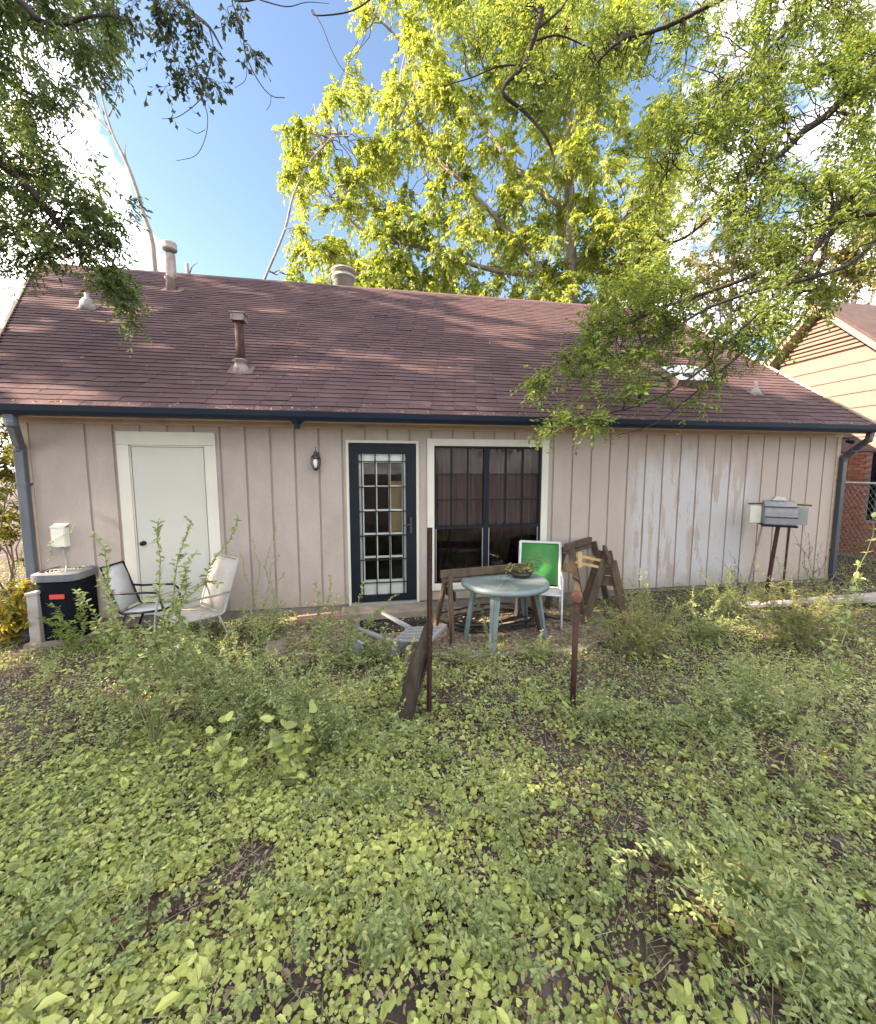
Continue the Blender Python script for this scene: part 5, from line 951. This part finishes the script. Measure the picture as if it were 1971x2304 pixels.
def flora(name, label, n, r0, r1, p, L, W, shape, m, hmax, tilt, fn, cat, rfun=None):
    x, y = scatter(n, r0, r1, p); pat = rng.random(n); d = fn(x, y); ok = keep(x, y, pat) & (rng.random(n) < d); x, y, d = x[ok], y[ok], d[ok]; n = len(x)
    hm = hmax * (.45 + .9 * np.clip(vnoise(x, y, 3.1, 44) + .4, 0, 1.3)); z = G(x, y) + .006 + hm * rng.random(n) ** 1.4
    a = rng.uniform(0, 6.283, n); A = np.stack([np.cos(a), np.sin(a), rng.normal(-.15, .35, n)], 1); N = rng.normal(0, tilt, (n, 3)) + [0, -.25, 1]; s = rng.uniform(.55, 1.35, n)
    rv = np.clip(.5 + .42 * vnoise(x, y, 1.6, 51) + .25 * rng.standard_normal(n), 0, 1)
    return tag(leaves(name, np.stack([x, y, z], 1), A, N, L * s, W * s, rv, shape, m), label, cat, kind='stuff')
left = lambda x, y: np.clip(.30 + .75 * sstep((4.6 - x + .5 * vnoise(x, y, 2, 61)) / 2.4), 0, 1)
def rosettes(name, label, n, k, r0, r1, p, L, Rr, hmax, shape, asp, m, fn, cat):
    """little plants: k leaves standing out from one root"""
    x, y = scatter(n, r0, r1, p); ok = keep(x, y, rng.random(n)) & (rng.random(n) < fn(x, y)); x, y = x[ok], y[ok]; n = len(x)
    sz = np.clip(np.exp(rng.normal(-.12, .38, n)), .35, 2.1) * (1 + .35 * vnoise(x, y, 2.7, 81)); cl = np.clip(.48 + .40 * vnoise(x, y, 1.7, 51) + .28 * rng.standard_normal(n), 0, 1); hp = hmax * rng.uniform(.25, 1.1, n) * (.6 + .7 * np.clip(vnoise(x, y, 3.1, 44) + .4, 0, 1.2))
    sz, cl, hp, X, Y = (np.repeat(v, k) for v in (sz, cl, hp, x, y)); n = len(X); a = rng.uniform(0, 6.283, n); d = Rr * sz * rng.uniform(.1, 1, n)
    z = G(X, Y) + .004 + hp * rng.uniform(.35, 1, n); o = np.stack([np.cos(a), np.sin(a), np.zeros(n)], 1); s_ = sz * rng.uniform(.6, 1.2, n)
    P = np.stack([X, Y, z], 1) + o * d[:, None]; A = o + rng.normal(0, .25, (n, 3)) + np.array([0, 0, -.15]); N = np.array([0, -.15, 1.]) + o * rng.normal(.1, .45, n)[:, None] + rng.normal(0, .3, (n, 3))
    return tag(leaves(name, P, A, N, L * s_, L * asp * s_, np.clip(cl + .12 * rng.standard_normal(n), 0, 1), shape, m), label, cat, kind='stuff')
rosettes('ground_cover', 'lime green round leaved ground cover over the near yard', 23000, 5, .75, 3.6, .64, .0225, .036, .095, 'round', .95, M['cover'], lambda x, y: density(x, y) * left(x, y), 'ground cover')
rosettes('broad_seedlings', 'scattered seedlings with larger pointed bright leaves', 1500, 6, .8, 6, .65, .050, .03, .13, 'oval', .46, M['cover'], lambda x, y: .9 * density(x, y), 'ground cover')
rosettes('yellowed_leaves', 'yellowing low leaves among the green cover', 2600, 3, .8, 7, .65, .026, .03, .08, 'oval', .6, M['yellow'], lambda x, y: .7 + 0 * x, 'ground cover')
rosettes('small_leaf_cover', 'fine leaved green ground cover over the whole yard', 40000, 7, .8, 8.5, .62, .017, .022, .14, 'diamond', .62, M['weed'], lambda x, y: .30 + .55 * density(x, y), 'ground cover')
flora('far_cover', 'yellow green low plants in front of the house', 105000, 2.0, 13, .7, .026, .017, 'oval', M['cover'], .11, .6, lambda x, y: .25 + .7 * density(x, y), 'ground cover')
flora('leaf_litter', 'dry brown leaves scattered on the soil', 60000, .8, 9, .7, .030, .017, 'oval', M['litter'], .014, .45, lambda x, y: .75 + 0 * x, 'leaf litter')
n = 17000; x, y = scatter(n, .8, 9, .7); ok = keep(x, y, rng.random(n)) & (vnoise(x, y, 2.4, 71) > .05); x, y = x[ok], y[ok]; n = len(x); a = rng.uniform(0, 6.283, n)
tag(leaves('grass', np.stack([x, y, G(x, y)], 1), np.stack([np.cos(a) * .7, np.sin(a) * .7, rng.uniform(.4, 1.1, n)], 1), np.stack([-np.cos(a), -np.sin(a), np.ones(n) * .6], 1), rng.uniform(.06, .19, n), .0045, rng.random(n), 'blade', M['grass']), 'thin grass blades among the ground cover', 'grass', kind='stuff')
n = 4200; x, y = scatter(n, .8, 7, .65); ok = keep(x, y, rng.random(n)); x, y = x[ok], y[ok]; st_ = []
for i in range(len(x)):
    a = random.uniform(0, 6.28); l = random.uniform(.06, .24); c_ = random.gauss(0, .3) * l; tt = np.linspace(-.5, .5, 4); px_ = x[i] + math.cos(a) * l * tt - math.sin(a) * c_ * tt ** 2; py_ = y[i] + math.sin(a) * l * tt + math.cos(a) * c_ * tt ** 2
    st_.append(np.stack([px_, py_, G(px_, py_) + random.uniform(.008, .07) + tt * random.gauss(0, .06)], 1))
tag(thin('dry_straw', st_, .0016, .001, M['straw'], None), 'thin dry stalks lying among the ground cover', 'straw', kind='stuff')
n = 9000; x, y = scatter(n, .7, 5, .6); c_ = np.stack([x, y, G(x, y) + .002], 1); e_ = np.array([[1, 0, 0], [-1, 0, 0], [0, 1, 0], [0, -1, 0], [0, 0, 1.], [0, 0, -1]]); V = (c_[:, None] + e_[None] * rng.uniform(.003, .013, (n, 1, 1)) * rng.uniform(.6, 1.3, (n, 6, 1)) + rng.normal(0, .001, (n, 6, 3))).reshape(-1, 3)
F = (np.array([(0, 2, 4), (2, 1, 4), (1, 3, 4), (3, 0, 4), (2, 0, 5), (1, 2, 5), (3, 1, 5), (0, 3, 5)])[None] + (np.arange(n) * 6)[:, None, None]).reshape(-1, 3)
tag(npmesh('soil_crumbs', V, F, M['soil']), 'small clods and crumbs of soil between the plants', 'soil', kind='stuff')
# litter on the patio and along the gutter
n = 4200; x = rng.uniform(2.4, 6.5, n); y = -rng.random(n) ** .8 * 1.55; ok = (y < -.05) & ~((x > 2.98) & (x < 4.22) & (y > -.37)); x, y = x[ok], y[ok]; n = len(x); a = rng.uniform(0, 6.28, n)
tag(leaves('patio_litter', np.stack([x, y, np.full(n, -.108)], 1), np.stack([np.cos(a), np.sin(a), rng.normal(0, .1, n)], 1), rng.normal(0, .25, (n, 3)) + [0, 0, 1], rng.uniform(.03, .07, n), rng.uniform(.015, .03, n), rng.random(n), 'oval', M['litter']), 'dry leaves lying on the concrete patio', 'leaf litter', kind='stuff')
n = 420; x = rng.uniform(E0, E1, n); s_ = np.where(rng.random(n) < .6, rng.random(n) * .06 - .02, rng.random(n) ** 1.3 * SL); pp = np.array([roofpt(x[i], s_[i], .016) for i in range(n)]); a = rng.uniform(0, 6.28, n); A = np.stack([np.cos(a), np.sin(a) / cs, np.sin(a) * MP / cs], 1)
tag(leaves('roof_debris', pp, A, rng.normal(0, .15, (n, 3)) + [0, -MP / cs, 1 / cs], rng.uniform(.02, .06, n), rng.uniform(.01, .03, n), rng.random(n) ** .5, 'oval', M['litter']), 'pale dry leaf scraps on the shingles and gutter', 'debris', kind='stuff')
print('objects', len(bpy.data.objects), 'tris', sum(len(o.data.polygons) * 2 for o in bpy.data.objects if o.type == 'MESH'))
